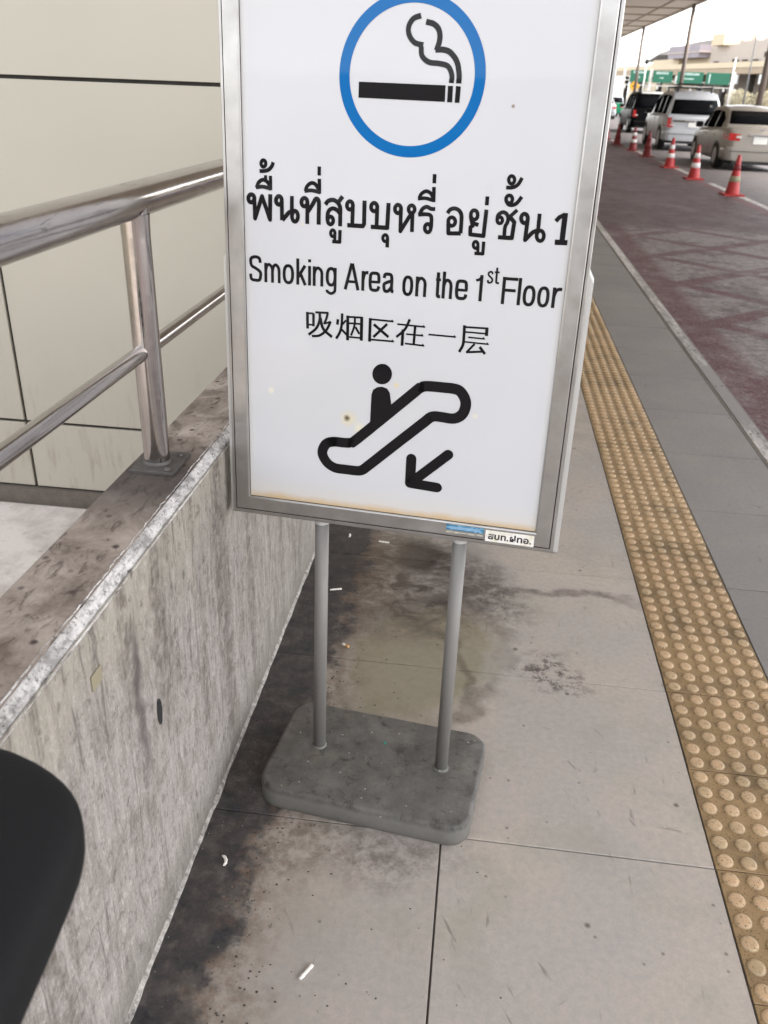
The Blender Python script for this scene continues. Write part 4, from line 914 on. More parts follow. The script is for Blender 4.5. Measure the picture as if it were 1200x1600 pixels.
# ------------------------------------------------------------------ black bag on the parapet
t = NT('black nylon'); P = t.ob()
t.bump(t.noise(P, 260, 2), .25, .001); M['nylon'] = t.set(t.mix(t.noise(P, 10, 4), lin(12, 12, 14), lin(20, 20, 22)), .75, 0, .25)
BG = thing('shoulder_bag', 'black fabric bag slumped over the parapet at the lower left corner', 'bag', (-0.5673, 0.3341, 0.801), 0.0909)
m = MB(); rings = []; ny = 56; na = 72
for i in range(ny + 1):
    v = -1 + 2 * i / ny; prof_ = (1 - abs(v) ** 5) ** (1 / 3.2); y = 0.2449 * v
    ring = []
    for k in range(na):
        a = 2 * math.pi * k / na; ca, sa = math.cos(a), math.sin(a)
        sx = math.copysign(abs(ca) ** .62, ca); sz = math.copysign(abs(sa) ** .62, sa)
        x = 0.2586 * sx * (0.55 + .45 * prof_) * prof_; zz = 0.0573 + 0.0562 * sz * prof_ * (0.7 + .3 * prof_)
        x += .005 * nz(x, y, zz, 9); zz += .004 * nz(y, x, zz, 11)
        if zz < 0.10 and x > 0.045: zz -= min(.07, 0)      # sags over the arris
        if x < 0.045 or True: zz = max(zz, 0.0015) if x < 0.045 else zz
        ring.append((x + .018, y, zz))
    rings.append(ring)
m.loft(rings); m.build('bag_body', M['nylon'], BG)
zp = MB(); zp.path([(.018 + .03 * math.sin(k * .3), -.20 + .04 * k, .1135 - .0003 * abs(k - 5) ** 2) for k in range(11)], .003, 6); zp.build('zip', plain('black zip', lin(16), .4), BG)
sm_ = MB(); sm_.path([(.018 + .2586 * .80 * math.cos(a), .2449 * .80 * math.sin(a), .1105) for a in [2 * math.pi * k / 40 for k in range(41)]], .0028, 6); sm_.build('piping', plain('dark grey piping', lin(44, 44, 47), .6), BG)
hd = MB(); hd.path([(.018 + .06, -.12 + .24 * k / 12, .105 + .05 * math.sin(math.pi * k / 12)) for k in range(13)], .007, 8); hd.build('handle', M['nylon'], BG)
hd = MB(); hd.path([(.018 - .06, -.12 + .24 * k / 12, .105 + .05 * math.sin(math.pi * k / 12)) for k in range(13)], .007, 8); hd.build('handle', M['nylon'], BG)

# ------------------------------------------------------------------ lane line and cones
tag(MB().box(4.60, 4.74, -2, 15.7, -.150, -.146).box(4.60, 4.74, 17.8, 19.9, -.150, -.146).box(4.60, 4.74, 15.75, 17.3, -.150, -.146).box(4.60, 4.74, 22, 26, -.150, -.146).box(4.60, 4.74, 28, 32, -.150, -.146).box(4.60, 4.74, 35, 39, -.15, -.146).box(4.60, 4.74, 42, 46, -.15, -.146).build('lane_line', M['line']), kind='structure')
M['cone'] = plain('red cone plastic', lin(172, 40, 40), .5, var=.12, scale=5); M['band'] = plain('white reflective band', lin(226, 222, 220), .45, var=.1); M['band_d'] = plain('grimy grey band', lin(150, 146, 120), .6, var=.2)
M['conef'] = plain('dull dark red cone plastic', lin(126, 34, 38), .55, var=.15, scale=5)
def cone(x, y, label, mats=('cone', 'band', 'band'), tilt=(0, 0)):
    th = thing('traffic_cone', label, 'traffic cone', (x, y, -.149), rng.uniform(-.2, .2), 'traffic cones along the lane line')
    R0, H = .135, .70; rr = lambda z: .030 + (R0 - .030) * (1 - z / H) if z < H else .03
    b = MB(); b.bbox(-.19, .19, -.19, .19, 0, .03, .008); b.build('foot', M[mats[0]], th)
    c = MB(); c.lathe([(rr(.03), .03), (rr(.68), .68), (.027, .70), (.020, .702), (.019, .66)], 24); c.build('cone_body', M[mats[0]], th)
    for k, (a, b2) in enumerate(((.24, .34), (.44, .54))):
        c = MB(); c.lathe([(rr(a), a - .001), (rr(a) + .003, a), (rr(b2) + .003, b2), (rr(b2), b2 + .001)], 24); c.build('reflective_band', M[mats[1 + k]], th)
    return th
cone(4.552, 17.57, 'nearest red traffic cone, its lower band grimy and grey', ('cone', 'band_d', 'conef'))
cone(4.482, 20.76, 'second nearest red cone with two clean white bands, left of the silver car')
cone(4.507, 23.92, 'third red cone from the camera, in front of the white car')
cone(4.556, 27.92, 'fourth cone from the camera, dark red and plain below the black vehicle', ('conef', 'conef', 'conef'))
cone(4.561, 30.94, 'fifth cone from the camera with pale bands, left of the black vehicle', ('conef', 'band', 'band'))
cone(4.46, 34.2, 'far dull red cone beside the edge of the sign', ('conef', 'conef', 'conef'))
cone(4.50, 38.0, 'farthest traffic cone, a small dull red sliver', ('conef', 'conef', 'band_d'))

# ------------------------------------------------------------------ vehicles
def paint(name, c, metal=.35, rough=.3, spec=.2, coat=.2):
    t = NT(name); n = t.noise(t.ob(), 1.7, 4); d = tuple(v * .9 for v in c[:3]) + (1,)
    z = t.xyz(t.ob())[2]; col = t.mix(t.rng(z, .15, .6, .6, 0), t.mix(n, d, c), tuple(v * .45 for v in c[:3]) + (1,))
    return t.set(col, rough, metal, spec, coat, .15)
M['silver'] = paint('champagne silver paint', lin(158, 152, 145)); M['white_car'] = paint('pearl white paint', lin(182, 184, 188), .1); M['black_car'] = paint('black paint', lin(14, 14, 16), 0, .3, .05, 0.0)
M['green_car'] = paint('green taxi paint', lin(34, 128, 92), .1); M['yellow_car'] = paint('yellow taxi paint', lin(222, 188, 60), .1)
t = NT('tinted glass'); M['glass'] = t.set(lin(18, 19, 22), .2, 0, .03)
t = NT('dark side glass'); M['side_glass'] = t.set(lin(16, 17, 19), .5, 0, 0.0)
M['rubber'] = plain('tyre rubber', lin(34, 32, 31), .85); M['rim'] = plain('alloy rim', lin(168, 166, 164), .35, .8); M['blackp'] = plain('black trim', lin(28, 28, 28), .6)
t = NT('red lamp lens'); M['redlens'] = t.set(lin(176, 22, 26), .15, 0, .5, .8, .05); t = NT('clear lamp lens'); M['clear'] = t.set(lin(214, 206, 204), .15, 0, .5, .8, .05)
M['plate_w'] = plain('number plate white', lin(222, 222, 218), .5); M['chrome'] = plain('chrome', lin(200, 200, 204), .15, 1.0, .03)
def ring_section(w2, z0, z1, y, r=.12, n=5, tumble=0.0):
    """rounded rectangle across the car; tumble narrows the top"""
    pts = []
    for cx, cz, a0 in ((1, 1, 0), (-1, 1, 90), (-1, 0, 180), (1, 0, 270)):
        ww = w2 - tumble if cz else w2
        for k in range(n + 1):
            a = R_(a0 + 90 * k / n); rr = min(r, (z1 - z0) / 2.1)
            pts.append((cx * (ww - rr) + rr * math.cos(a), y, (z1 - rr if cz else z0 + rr) + rr * math.sin(a)))
    return pts
def car(name, label, cat, loc, paintm, kind, rz=0.0, roofm=None, plate_text=None):
    """origin at the rear bumper's centre on the ground; the car runs along +y"""
    th = thing(name, label, cat, loc, rz); W_ = {'sedan': .85, 'suv': .93, 'wagon': .92}[kind]
    if kind == 'sedan':
        L_ = 4.35; belt = .90
        low = [(0.0, .62, .34, .80, .10), (.06, .76, .24, .93, .12), (.22, .82, .21, .99, .14), (.75, .845, .20, 1.0, .14), (1.2, .85, .20, .97, .12), (2.4, .85, .20, .93, .12), (3.2, .85, .20, .90, .13), (3.9, .82, .21, .80, .15), (4.22, .72, .25, .68, .15), (4.35, .58, .32, .58, .10)]
        roof = [(.62, 1.00), (1.15, 1.36), (1.45, 1.44), (2.1, 1.47), (2.7, 1.42), (3.35, .93)]; rw, tb = .60, .05
    elif kind == 'suv':
        L_ = 4.7; belt = 1.08
        low = [(0.0, .70, .42, 1.00, .10), (.06, .86, .32, 1.06, .12), (.3, .92, .28, 1.10, .12), (1.5, .93, .27, 1.09, .12), (3.0, .93, .27, 1.08, .12), (3.5, .93, .28, 1.06, .13), (4.2, .90, .30, 1.0, .15), (4.58, .80, .36, .88, .15), (4.7, .64, .44, .76, .1)]
        roof = [(.05, 1.06), (.28, 1.58), (.42, 1.74), (1.2, 1.80), (2.5, 1.77), (2.9, 1.68), (3.5, 1.08)]; rw, tb = .70, .05
    else:
        L_ = 4.6; belt = 1.02
        low = [(0.0, .70, .40, .98, .10), (.05, .86, .30, 1.02, .12), (.3, .91, .26, 1.05, .12), (1.5, .92, .25, 1.04, .12), (3.0, .92, .25, 1.03, .12), (3.5, .92, .26, 1.0, .13), (4.1, .89, .28, .94, .15), (4.48, .78, .34, .82, .15), (4.6, .62, .42, .70, .1)]
        roof = [(.05, 1.00), (.22, 1.45), (.36, 1.60), (1.2, 1.68), (2.5, 1.65), (2.9, 1.56), (3.5, 1.02)]; rw, tb = .69, .05
    body = MB(); body.loft([ring_section(w2, a, b, y, r) for y, w2, a, b, r in low]); body.build('body', paintm, th)
    # greenhouse: pillars/roof painted, panes as thin solids just proud of it
    zb = belt - .06
    def wid(z): return rw + (W_ - .05 - rw) * max(0, (roof[3][1] - z) / (roof[3][1] - zb)) ** .9
    gh = MB(); secs = []
    for y, z in roof:
        w0 = wid(zb); wt = wid(z)
        ring = []; nseg = 6
        zz = [zb + (z - zb) * k / nseg for k in range(nseg + 1)]
        right = [(wid(q) if q < z - .04 else wid(q) - .03, y, q) for q in zz]; top = [((wt - .06) * (1 - 2 * k / 6), y, z + .035 * math.cos(math.pi * (k / 6 - .5)) * (1 if z > belt + .2 else .2)) for k in range(7)]
        left = [(-a, b, c) for a, b, c in right[::-1]]
        secs.append(right + top + left)
    gh.loft(secs, smooth=True); gh.build('cabin', roofm or paintm, th)
    # side glass, as a sheet following the tumblehome, with door pillars left between panes
    ys = {'sedan': [(1.02, 1.72), (1.82, 2.62), (2.70, 3.05)], 'suv': [(.42, 1.15), (1.25, 2.05), (2.15, 3.0)], 'wagon': [(.40, 1.1), (1.2, 2.0), (2.1, 2.95)]}[kind]
    def rz_(y):
        for (a, za), (b, zb2) in zip(roof, roof[1:]):
            if a <= y <= b: return za + (zb2 - za) * (y - a) / (b - a)
        return belt
    for sd in (-1, 1):
        for a, b in ys:
            m = MB(); pts = []
            lo_ = [(y, belt + .03) for y in (a, (a + b) / 2, b)]; hi = [(y, max(belt + .06, rz_(y) - .10)) for y in (a, (a + b) / 2, b)]
            q = [(sd * (wid(z) + .006), y, z) for y, z in lo_] + [(sd * (wid(z) + .006), y, z) for y, z in hi]
            q += [(x - sd * .02, y, z) for x, y, z in q]
            m.add(q, [(0, 1, 4, 3), (1, 2, 5, 4), (6, 9, 10, 7), (7, 10, 11, 8), (0, 3, 9, 6), (2, 8, 11, 5), (3, 4, 10, 9), (4, 5, 11, 10), (0, 6, 7, 1), (1, 7, 8, 2)]); m.build('side_window', M['side_glass'], th)
    # rear glass
    i0 = 0; (ya, za), (yb, zb_) = roof[0], roof[1]
    dy, dz = yb - ya, zb_ - za; ln = math.hypot(dy, dz); ny_, nz_ = -dz / ln, dy / ln
    f0, f1 = (.16, .96) if kind == 'sedan' else (.12, .95)
    m = MB(); q = []
    for f in (f0, (f0 + f1) / 2, f1):
        z = za + dz * f; y = ya + dy * f; wv = wid(z) - .085
        for s_ in (-1, -.5, 0, .5, 1): q.append((s_ * wv, y + ny_ * (.016 + .02 * (1 - s_ * s_)) , z + nz_ * .024))
    fs = [(r * 5 + c, r * 5 + c + 1, r * 5 + c + 6, r * 5 + c + 5) for r in range(2) for c in range(4)]
    q2 = [(x, y - ny_ * .05, z - nz_ * .05) for x, y, z in q]; m.add(q + q2, fs + [tuple(i + 15 for i in f[::-1]) for f in fs] + [(0, 15, 16, 1), (1, 16, 17, 2), (2, 17, 18, 3), (3, 18, 19, 4), (10, 11, 26, 25), (11, 12, 27, 26), (12, 13, 28, 27), (13, 14, 29, 28), (0, 5, 20, 15), (5, 10, 25, 20), (4, 19, 24, 9), (9, 24, 29, 14)], 0, True)
    m.build('rear_window', M['glass'], th)
    # wind screen
    (ya, za), (yb, zb_) = roof[-1], roof[-2]; m = MB(); q = []
    for f in (.1, .92):
        z = za + (zb_ - za) * f; y = ya + (yb - ya) * f; wv = wid(z) - .08
        for s_ in (-1, 1): q += [(s_ * wv, y + .02, z + .015)]
    q += [(x, y - .03, z - .03) for x, y, z in q]; m.add(q, [(0, 1, 3, 2), (4, 6, 7, 5), (0, 4, 5, 1), (2, 3, 7, 6), (0, 2, 6, 4), (1, 5, 7, 3)]); m.build('windscreen', M['glass'], th)
    # wheels in arches
    wr = {'sedan': .305, 'suv': .37, 'wagon': .35}[kind]
    for wy in ((.86, L_ - .86)):
        for sd in (-1, 1):
            wh = MB(); x0 = sd * (W_ - .20); x1 = sd * (W_ + .004)
            wh.tube((x0, wy, wr), (x1, wy, wr), wr, n=28); wo = wh.build('wheel', M['rubber'], th)
            r_ = MB(); r_.tube((x1, wy, wr), (x1 + sd * .008, wy, wr), wr * .66, wr * .62, n=24); r_.build('rim', M['rim'], wo)
            ac = MB(); n_ = 16
            av = [(sd * (W_ - .03 + dx), wy + (wr + rr_) * math.cos(math.pi * k / n_), wr + (wr + rr_) * math.sin(math.pi * k / n_)) for dx, rr_ in ((-.1, .05), (.0325, .05), (.0325, .015), (-.1, .015)) for k in range(n_ + 1)]
            ac.add(av, [(a * (n_ + 1) + k, a * (n_ + 1) + k + 1, ((a + 1) % 4) * (n_ + 1) + k + 1, ((a + 1) % 4) * (n_ + 1) + k) for a in range(4) for k in range(n_)]); ac.build('wheel_arch', M['blackp'], th)
    # bumper, lamps, plate, mirrors, badge strip
    zt = {'sedan': .55, 'suv': .62, 'wagon': .58}[kind]; z0 = low[0][2] - .12
    m = MB(); m.loft([ring_section(w2, z0 + .02, zt, y, .07) for y, w2 in ((-.055, W_ - .22), (-.04, W_ - .10), (.05, W_ - .015), (.35, W_ + .006))]); m.build('rear_bumper', paintm, th)
    m = MB(); m.loft([ring_section(w2, z0 - .06, z0 + .06, y, .03) for y, w2 in ((-.03, W_ - .25), (.3, W_ - .06))]); m.build('bumper_skirt', M['blackp'], th)
    for sd in (-1, 1):
        m = MB()
        if kind == 'sedan': za, zc, xa = .70, .87, .50
        elif kind == 'suv': za, zc, xa = .72, 1.02, .66
        else: za, zc, xa = .70, 1.0, .62
        m.loft([ring_section(.5, za + .01, zc - .01, 0, .05)]) if False else None
        xm = W_ - .01
        q = [(sd * xa, -.015, za), (sd * (xm - .08), .00, za), (sd * (xm + .004), .30, za + .04), (sd * (xm + .004), .34, zc - .01), (sd * (xm - .08), .03, zc), (sd * xa, .015, zc - .02)]
        q += [(x * .93, y + .12, z) for x, y, z in q]
        m.add(q, [(0, 1, 4, 5), (1, 2, 3, 4), (6, 11, 10, 7), (7, 10, 9, 8), (0, 6, 7, 1), (1, 7, 8, 2), (5, 4, 10, 11), (4, 3, 9, 10), (0, 5, 11, 6), (2, 8, 9, 3)], 0, False); tl_ = m.build('tail_lamp', M['redlens'], th)
        c = MB(); c.box(sd * (xa + .03) - .06, sd * (xa + .03) + .06, -.022, .03, za + .06, za + .10); c.build('reversing_lens', M['clear'], tl_)
        m = MB(); my = {'sedan': 2.75, 'suv': 3.0, 'wagon': 2.95}[kind]; m.loft([ring_section(rx, belt + .04 - hz, belt + .04 + hz, yy_, .04) for yy_, rx, hz in ((0, .08, .05), (.05, .10, .075), (.12, .07, .05))])
        mo = m.build('wing_mirror', M['blackp'] if kind != 'wagon' else paintm, th, (sd * (W_ + .10), my, .04))
    m = MB(); pz = .70 if kind == 'sedan' else .80
    m.bbox(-.17, .17, -.085, .085, 0, .008, .003); pl = m.build('number_plate', M['plate_w'], th, (0, -.012 if kind != 'sedan' else -.004, pz + .02), (R_(90), 0, 0))
    m = MB(); m.box(-.30, .30, -.030, .02, pz + .125, pz + .150); m.build('plate_garnish', M['chrome'], th)
    m = MB(); m.box(-W_ + .15, W_ - .15, -.062, -.045, zt - .10, zt - .085); m.build('bumper_crease', M['blackp'], th)
    # door handles and shut lines
    for sd in (-1, 1):
        for hy in ((1.35, 2.35) if kind == 'sedan' else (1.3, 2.3)):
            m = MB(); m.box(sd * (W_ + .001) - .012, sd * (W_ + .001) + .012, hy - .09, hy + .09, belt - .13, belt - .10); m.build('door_handle', paintm, th)
        m = MB()
        for hy in (ys[0][1] + .03, ys[1][1] + .04, ys[2][1] + .02): m.box(sd * (W_ - .002) - .004, sd * (W_ - .002) + .004, hy, hy + .008, .30, belt - .06)
        m.build('door_gap', M['blackp'], th)['kind'] = 'stuff'
    return th
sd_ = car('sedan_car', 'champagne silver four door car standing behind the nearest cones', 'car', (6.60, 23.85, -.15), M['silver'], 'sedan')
MB().box(-.05, .05, .0, .01, 0, .04).build('badge', M['chrome'], sd_, (0, -.02, .93))
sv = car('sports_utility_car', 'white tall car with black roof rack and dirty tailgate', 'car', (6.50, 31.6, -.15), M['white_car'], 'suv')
rk = MB()
for sd in (-1, 1):
    rk.tube((sd * .55, .7, 1.92), (sd * .55, 2.6, 1.92), .03, n=8); rk.tube((sd * .55, .75, 1.76), (sd * .55, .75, 1.92), .03, n=8); rk.tube((sd * .55, 2.5, 1.76), (sd * .55, 2.5, 1.92), .03, n=8)
for k in range(6): rk.tube((-.55, .75 + .35 * k, 1.92), (.55, .75 + .35 * k, 1.92), .02, n=8)
rk.path([(-.55, .72, 2.02), (.55, .72, 2.02)], .025, 8); rk.tube((-.55, .72, 1.9), (-.55, .72, 2.02), .02, n=8); rk.tube((.55, .72, 1.9), (.55, .72, 2.02), .02, n=8)
rk.build('roof_rack', M['blackp'], sv)
MB().bbox(-.35, .35, -.03, .03, 0, .02, .005).build('mud_splash', plain('dried mud', lin(86, 78, 68), .9, var=.5, scale=12), sv, (-.32, -.006, .92), (R_(90), 0, 0)) 
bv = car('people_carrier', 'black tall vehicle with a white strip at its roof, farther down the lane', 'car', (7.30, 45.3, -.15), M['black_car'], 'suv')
MB().bbox(-.55, .55, -.04, .04, 0, .02, .004).build('roof_spoiler', M['plate_w'], bv, (0, .30, 1.76), (R_(70), 0, 0))
cp = car('taxi_car', 'small green taxi with a pale roof far down the road, left of the black vehicle', 'taxi', (9.4, 78, -.15), M['green_car'], 'wagon', roofm=M['white_car'])
cr = car('far_pale_car', 'distant pale car in front of the taxi, close to the sign edge', 'car', (7.9, 70, -.15), M['white_car'], 'sedan')

# ------------------------------------------------------------------ canopy over the footpath and road
CN = thing('entrance_canopy', 'wide pale canopy roof over the footpath with cross beams', 'canopy', (4.8, 0, 6.0))
t = NT('canopy soffit'); P = t.pos()
M['soffit'] = t.set(t.mix(t.noise(P, .6, 5), lin(222, 212, 194), lin(236, 229, 214)), .7)
M['beam'] = plain('canopy beam', lin(150, 132, 108), .6, var=.2, scale=2)
for k in range(-1, 30):
    m = MB(); y0 = k * 5.0 + 2
    m.bbox(-5.7, 5.25, .03, 4.97, .0, .10, .01); m.build('soffit_panel', M['soffit'], CN, (0, y0, .0))
    m = MB(); m.box(-5.7, 5.25, -.05, .05, -.05, .0); m.build('cross_beam', M['beam'], CN, (0, y0, -.001))
m = MB(); m.box(5.255, 5.40, -3.12, 150, -.10, .25); m.build('fascia', plain('canopy fascia', lin(190, 182, 168), .5), CN)
m = MB(); m.box(-5.7, 5.25, -3.12, 150, .12, .30); m.build('roof_deck', M['gap'], CN)
for xx in (-2.5, 1.2, 3.9):
    m = MB(); m.box(xx - .04, xx + .04, -3.12, 150, -.04, -.002); m.build('long_beam', M['beam'], CN)
M['col'] = plain('grey steel column', lin(112, 100, 92), .5, .3, .15, 3)
for i, (y, lab) in enumerate(((21, 'canopy column out of view to the right'), (36.5, 'thick slim grey column rising at the right edge behind the silver car'), (52.5, 'grey column rising from behind the white car'), (69.5, 'farthest grey column left of the first green board'))):
    if i == 0: continue
    th = thing('canopy_column', lab, 'column', (9.75, y, -.15), 0, 'columns holding the canopy edge')
    m = MB(); m.tube((0, 0, .3), (0, 0, 5.98), .115, .10, n=18); m.build('shaft', M['col'], th)
    m = MB(); m.bbox(-.25, .25, -.25, .25, 0, .30, .03); m.build('plinth', M['kerb'], th)

# ------------------------------------------------------------------ overhead direction boards
def K(x, y, z, k): return (x * k, y * k, 1.47 + (z - 1.47) * k)
k_ = 1.3
GT = thing('sign_gantry', 'overhead gantry carrying four green direction boards across the road', 'road sign', (26, 117, -.15))
gm = plain('galvanised gantry', lin(206, 202, 196), .5, .2)
t = NT('green board'); M['green'] = t.set(lin(0, 88, 64), .4)
M['board_ink'] = plain('board white print', lin(214, 232, 226), .5)
zt_, zb_ = K(0, 0, 3.50, k_)[2], K(0, 0, 2.52, k_)[2]
for i, (a, b) in enumerate(((11.95, 13.75), (14.0, 15.86), (16.2, 18.62), (18.8, 21.0))):
    xa, xb = a * k_, b * k_; m = MB(); m.bbox(-(xb - xa) / 2 + .06, (xb - xa) / 2 - .06, -(zt_ - zb_) / 2, (zt_ - zb_) / 2, 0, .08, .02)
    bo = m.build('direction_board', M['green'], GT, ((xa + xb) / 2 - 26, -.3, (zt_ + zb_) / 2 + .15 + .11), (R_(90), 0, 0))
    m = MB(); wd_ = (xb - xa) / 2 - .4
    if i < 3:
        rr = random.Random(i)
        for row, (zz, hh) in enumerate(((.30, .20), (-.18, .12))):
            x = -wd_ + (.5 if row else 0)
            while x < wd_ - (.2 if row == 0 else .8):
                w_ = rr.uniform(.06, .16); m.box(x, x + w_, zz, zz + hh, .0805, .086); m.box(x, x + w_ * .5, zz + hh * .4, zz + hh * 1.25, .0805, .086); x += w_ + .07
    else: m.box(-wd_, -wd_ + .08, -.5, .5, .0805, .086)
    m.build('board_lettering', M['board_ink'], bo)['kind'] = 'stuff'
m = MB()
for x in (11.5, 13.9, 21.35): m.box(x * k_ - 26 - .14, x * k_ - 26 + .14, -.15, .15, 0, zt_ + .4)
m.build('gantry_leg', gm, GT)
m = MB()
for z in (zb_ - .1, zb_ + .4): m.box(11.3 * k_ - 26, 21.4 * k_ - 26, .2, .32, z, z + .12)
for x in range(12): m.box(11.6 * k_ - 26 + x * 1.3, 11.75 * k_ - 26 + x * 1.3, .2, .3, zb_ - .45, zb_ - .1)
m.build('gantry_beam', gm, GT)
# yellow warning sign
YS = thing('warning_sign', 'small yellow diamond warning sign on a thin pole before the gantry', 'road sign', (10.45, 75, -.15))
m = MB(); m.bbox(-.30, .30, -.30, .30, 0, .03, .01); ds = m.build('diamond_plate', plain('yellow sign', lin(222, 160, 30), .5), YS, (0, 0, 2.27), (R_(90), R_(45), 0))
m = MB(); m.box(-.17, .10, -.04, .04, .031, .036); m.add([(.10, -.11, .034), (.10, .11, .034), (.21, 0, .034)], [(0, 1, 2)]); o = m.build('arrow_mark', M['blackp'], ds); o.rotation_euler = (0, 0, R_(45))
MB().tube((0, .05, 0), (0, .05, 2.4), .035, n=8).build('pole', gm, YS)
# street lamp arm over the road
LM = thing('street_lamp', 'thin grey street lamp arching over the far road against the sky', 'street lamp', (16.6, 66, -.15))
m = MB(); m.tube((0, 0, 0), (0, 0, 5.2), .06, .045, n=10); m.path([(0, 0, 5.2), (-.45, -.5, 5.62), (-1.5, -1.6, 5.95), (-3.0, -3.4, 6.15)], .03, 8); m.build('mast', plain('thin grey mast', lin(96, 96, 96), .6), LM)
m = MB(); m.loft([ring_section(a, z0, z1, y, .03) for y, a, z0, z1 in ((-.1, .03, -.02, .02), (.1, .10, -.06, .03), (.4, .05, -.03, .02))]); m.build('lamp_head', M['beam'], LM, (-3.0, -3.4, 6.15))
# traffic camera on pole
TC = thing('camera_pole', 'thin pole with a small black camera above the second green board', 'camera', (16.6, 112, -.15))
m = MB(); m.tube((0, 0, 0), (0, 0, 4.9), .07, n=8); m.build('pole', gm, TC)
m = MB(); m.lathe([(.001, 0), (.22, .1), (.26, .3), (.2, .5), (.001, .6)], 12, (0, 0, 4.85)); m.build('camera_housing', M['blackp'], TC)

# ------------------------------------------------------------------ raised road and parking building opposite
kk = 1.5
A = Vector((21.5 * kk * 1.12, 80 * kk * .93, 0)); B = Vector((14.6 * kk * .985, 110 * kk * 1.03, 0))
A, B = B, A; dr = (B - A).normalized(); LW0 = 0; ang = math.atan2(dr.y, dr.x); LW = (B - A).length * 1.25
PK = thing('raised_road', 'pale cream raised road deck over a dark undercroft across the road', 'bridge', (A.x, A.y, -.15), ang)
cream = plain('pale cream concrete', lin(208, 192, 164), .8, var=.1, scale=.3); M['cream'] = cream  # even cream base colour, the same on every face
dark = plain('undercroft shade', lin(26, 24, 27), .9, var=.2, scale=.5)  # near-black tone puts the shade under the deck into the colour
zz = lambda z, k=kk: 1.47 + (z - 1.47) * k + .15
MB().box(-6, LW, 0.0, .5, zz(4.0), zz(4.45)).build('barrier', cream, PK)
MB().box(-6, LW, .12, 14, zz(3.97), zz(4.0)).build('deck', plain('deck joint', lin(70, 60, 54), .8), PK)
MB().box(-6, LW, .05, 1.2, zz(3.50), zz(3.97)).build('edge_beam', plain('beige beam', lin(168, 150, 128), .8, var=.1, scale=.3), PK)
MB().box(-6, LW, 13, 13.4, -.2, zz(3.97)).build('back_wall', dark, PK)
for i in range(10):
    MB().box(-.35, .35, -.35, .35, 0, zz(3.5)).build('pier', plain('pier', lin(70, 64, 60), .8) if i == 0 else bpy.data.materials['pier'], PK, (-4 + 7.4 * i, 2.2, 0))
for i in range(9):
    MB().box(-.3, .3, -.1, .1, 0, 1.1).build('hanging_lamp', M['plate_w'], PK, (-3 + 6.2 * i, .05, zz(3.5) - 1.2))
# stepped building above
BD = thing('parking_building', 'stepped cream parking building with small dark openings beyond the raised road', 'building', (A.x + 6, A.y + 16, -.15), ang)
pinkw = plain('pinkish grey block', lin(190, 178, 166), .8, var=.06, scale=.3); lil = plain('lilac grey cladding', lin(150, 142, 148), .7, var=.06, scale=.3)
brw = plain('shaded opening', lin(80, 68, 58), .9)
blocks = [(-8, 3, 6.6, cream), (3, 14, 7.6, cream), (14, 25, 8.5, cream), (25, 34, 9.3, pinkw), (34, 43, 9.6, pinkw), (43, 66, 10.2, cream)]
for a, b, h, mt in blocks: MB().box(a, b, (a % 3) * .4, 12, 0, h).build('block', mt, BD)
MB().box(12, 24, -1.2, 6, 7.6, 9.5).build('upper_block', lil, BD); MB().box(11.7, 24.3, -1.3, 6, 8.35, 8.5).build('band', pinkw, BD)
MB().box(27, 31, -.8, 5, 9.2, 10.8).build('stair_tower', cream, BD)
rr = random.Random(5)
for i in range(24):
    x = -6 + 3.1 * i; h = next((hh for a, b, hh, _ in blocks if a <= x < b), 7)
    MB().box(-.7, .7, -.06, .1, -.35, .35).build('opening', brw, BD, (x, (0 if x < 0 else 0) - .06, h - 2.6 - rr.uniform(0, .5)))
for i in range(12): MB().box(-.6, .6, -.3, .3, 0, rr.uniform(.4, .8)).build('roof_unit', pinkw, BD, ((x := -2 + 4.1 * i), 2 + rr.random() * 2, next((hh for a, b, hh, _ in blocks if a <= x < b), 7)))
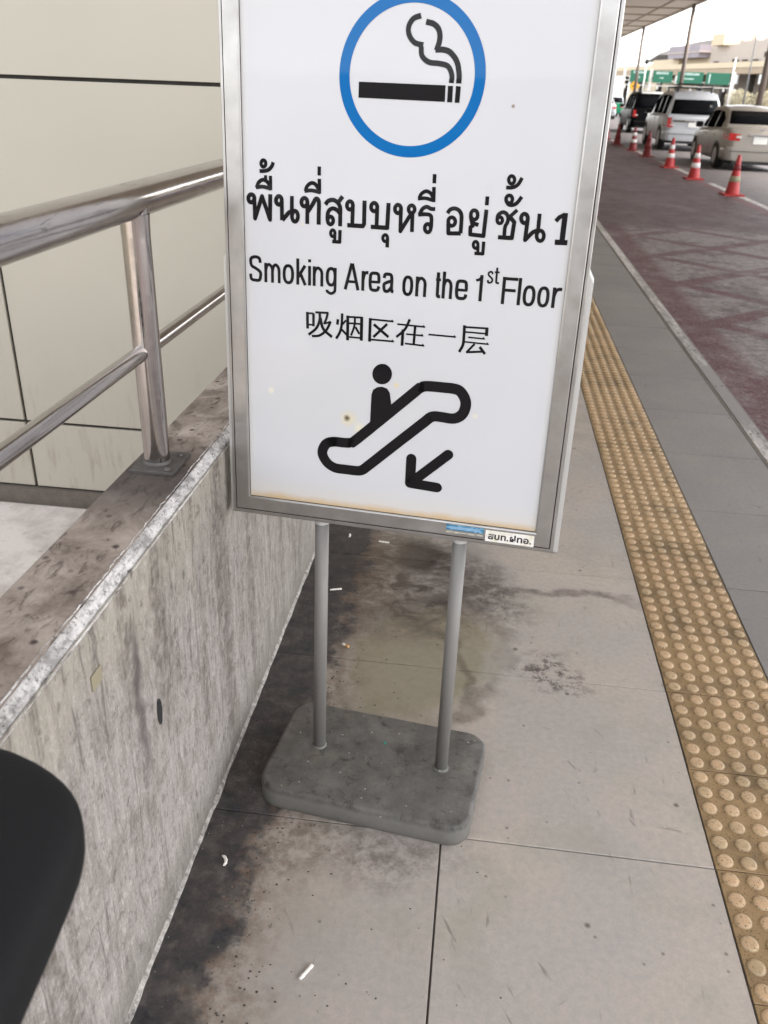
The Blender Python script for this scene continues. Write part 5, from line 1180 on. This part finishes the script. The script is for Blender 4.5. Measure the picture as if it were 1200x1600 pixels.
# big curved roof farther away
CR = thing('arched_hall', 'large hall with a low curved grey roof rising behind the cream building', 'building', (50, 250, -.15))
kk3 = 250 / 140
pts = [(22.3, 7.0), (24.5, 7.75), (27, 8.5), (29.5, 8.95), (31.6, 9.1), (33.5, 8.95), (35.5, 8.6), (38.5, 7.9), (42, 7.0)]
m = MB(); up_ = [(x * kk3 - 50, 0, zz(z, kk3)) for x, z in pts]; dn = [(x * kk3 - 50, 0, zz(z, kk3) - (1.6 if 0 < i < len(pts) - 1 else .4)) for i, (x, z) in enumerate(pts)]
r0 = up_ + dn[::-1]; m.loft([r0, [(x + 6, 60, z) for x, y, z in r0]], smooth=False); m.build('curved_roof', plain('roof sheeting', lin(128, 124, 122), .6, var=.05), CR)
m = MB(); r0 = [(x * kk3 - 50, 1.2, zz(z, kk3) - 1.5) for x, z in pts[1:-1]]; r1 = [(x, y, 0) for x, y, z in r0]; m.loft([r0, r1], smooth=False, cap=False, closed=False); m.build('glazed_front', plain('dark glazing', lin(64, 62, 66), .6), CR)  # one even dark tone across the glazed front
m = MB(); m.box(30.25 * kk3 - 50, 33.0 * kk3 - 50, -3, 6, zz(7.0, kk3), zz(9.3, kk3)); m.build('plant_tower', plain('slate tower', lin(62, 61, 72), .7), CR)
# round bushes, their overexposure put into the pale leaf colour
t = NT('overexposed foliage'); M['bush'] = t.set(t.mix(t.rng(t.noise(t.ob(), 6, 4), .3, .7), lin(120, 112, 84), lin(170, 162, 138)), .8)
def bush(label, x, y, z, r, seed):
    th = thing('round_bush', label, 'bush', (x, y, -.15), 0, 'round clipped bushes before the undercroft'); rr = random.Random(seed)
    MB().tube((0, 0, 0), (0, 0, z + .15), .07, .04, n=8).build('trunk', M['beam'], th)
    m = MB()
    for i in range(1500):
        v = Vector((rr.gauss(0, 1), rr.gauss(0, 1), rr.gauss(0, 1))).normalized(); d = r * (rr.random() ** .28) * (1 + .15 * mn.noise(v * 2 + Vector((seed, 0, 0))))
        p = Vector((v.x * d * 1.25, v.y * d, z + .15 + v.z * d * .8)); s_ = rr.uniform(.05, .10)
        a = Vector((rr.gauss(0, 1), rr.gauss(0, 1), rr.gauss(0, 1))).normalized() * s_; b = a.orthogonal().normalized() * s_ * .6
        m.add([p - a, p + b, p + a, p - b], [(0, 1, 2, 3)])
    m.build('crown', M['bush'], th)
bush('round pale clipped bush right of the gantry leg', 19.25 * 1.25, 78 * 1.25, 1.5, 1.15, 1); bush('round pale clipped bush at the right edge of the picture', 21.3 * 1.25, 78 * 1.25, 1.5, 1.1, 2)
for i, (x, y) in enumerate(((17.9, 76),)):
    th = thing('lamp_post', 'slim pale post standing beside the pale bush', 'post', (x * 1.25, y * 1.25, -.15)); MB().tube((0, 0, 0), (0, 0, 5.2), .09, .07, n=10).build('shaft', gm, th); MB().lathe([(.16, 0), (.16, .12), (.09, .2)], 12).build('collar', gm, th)
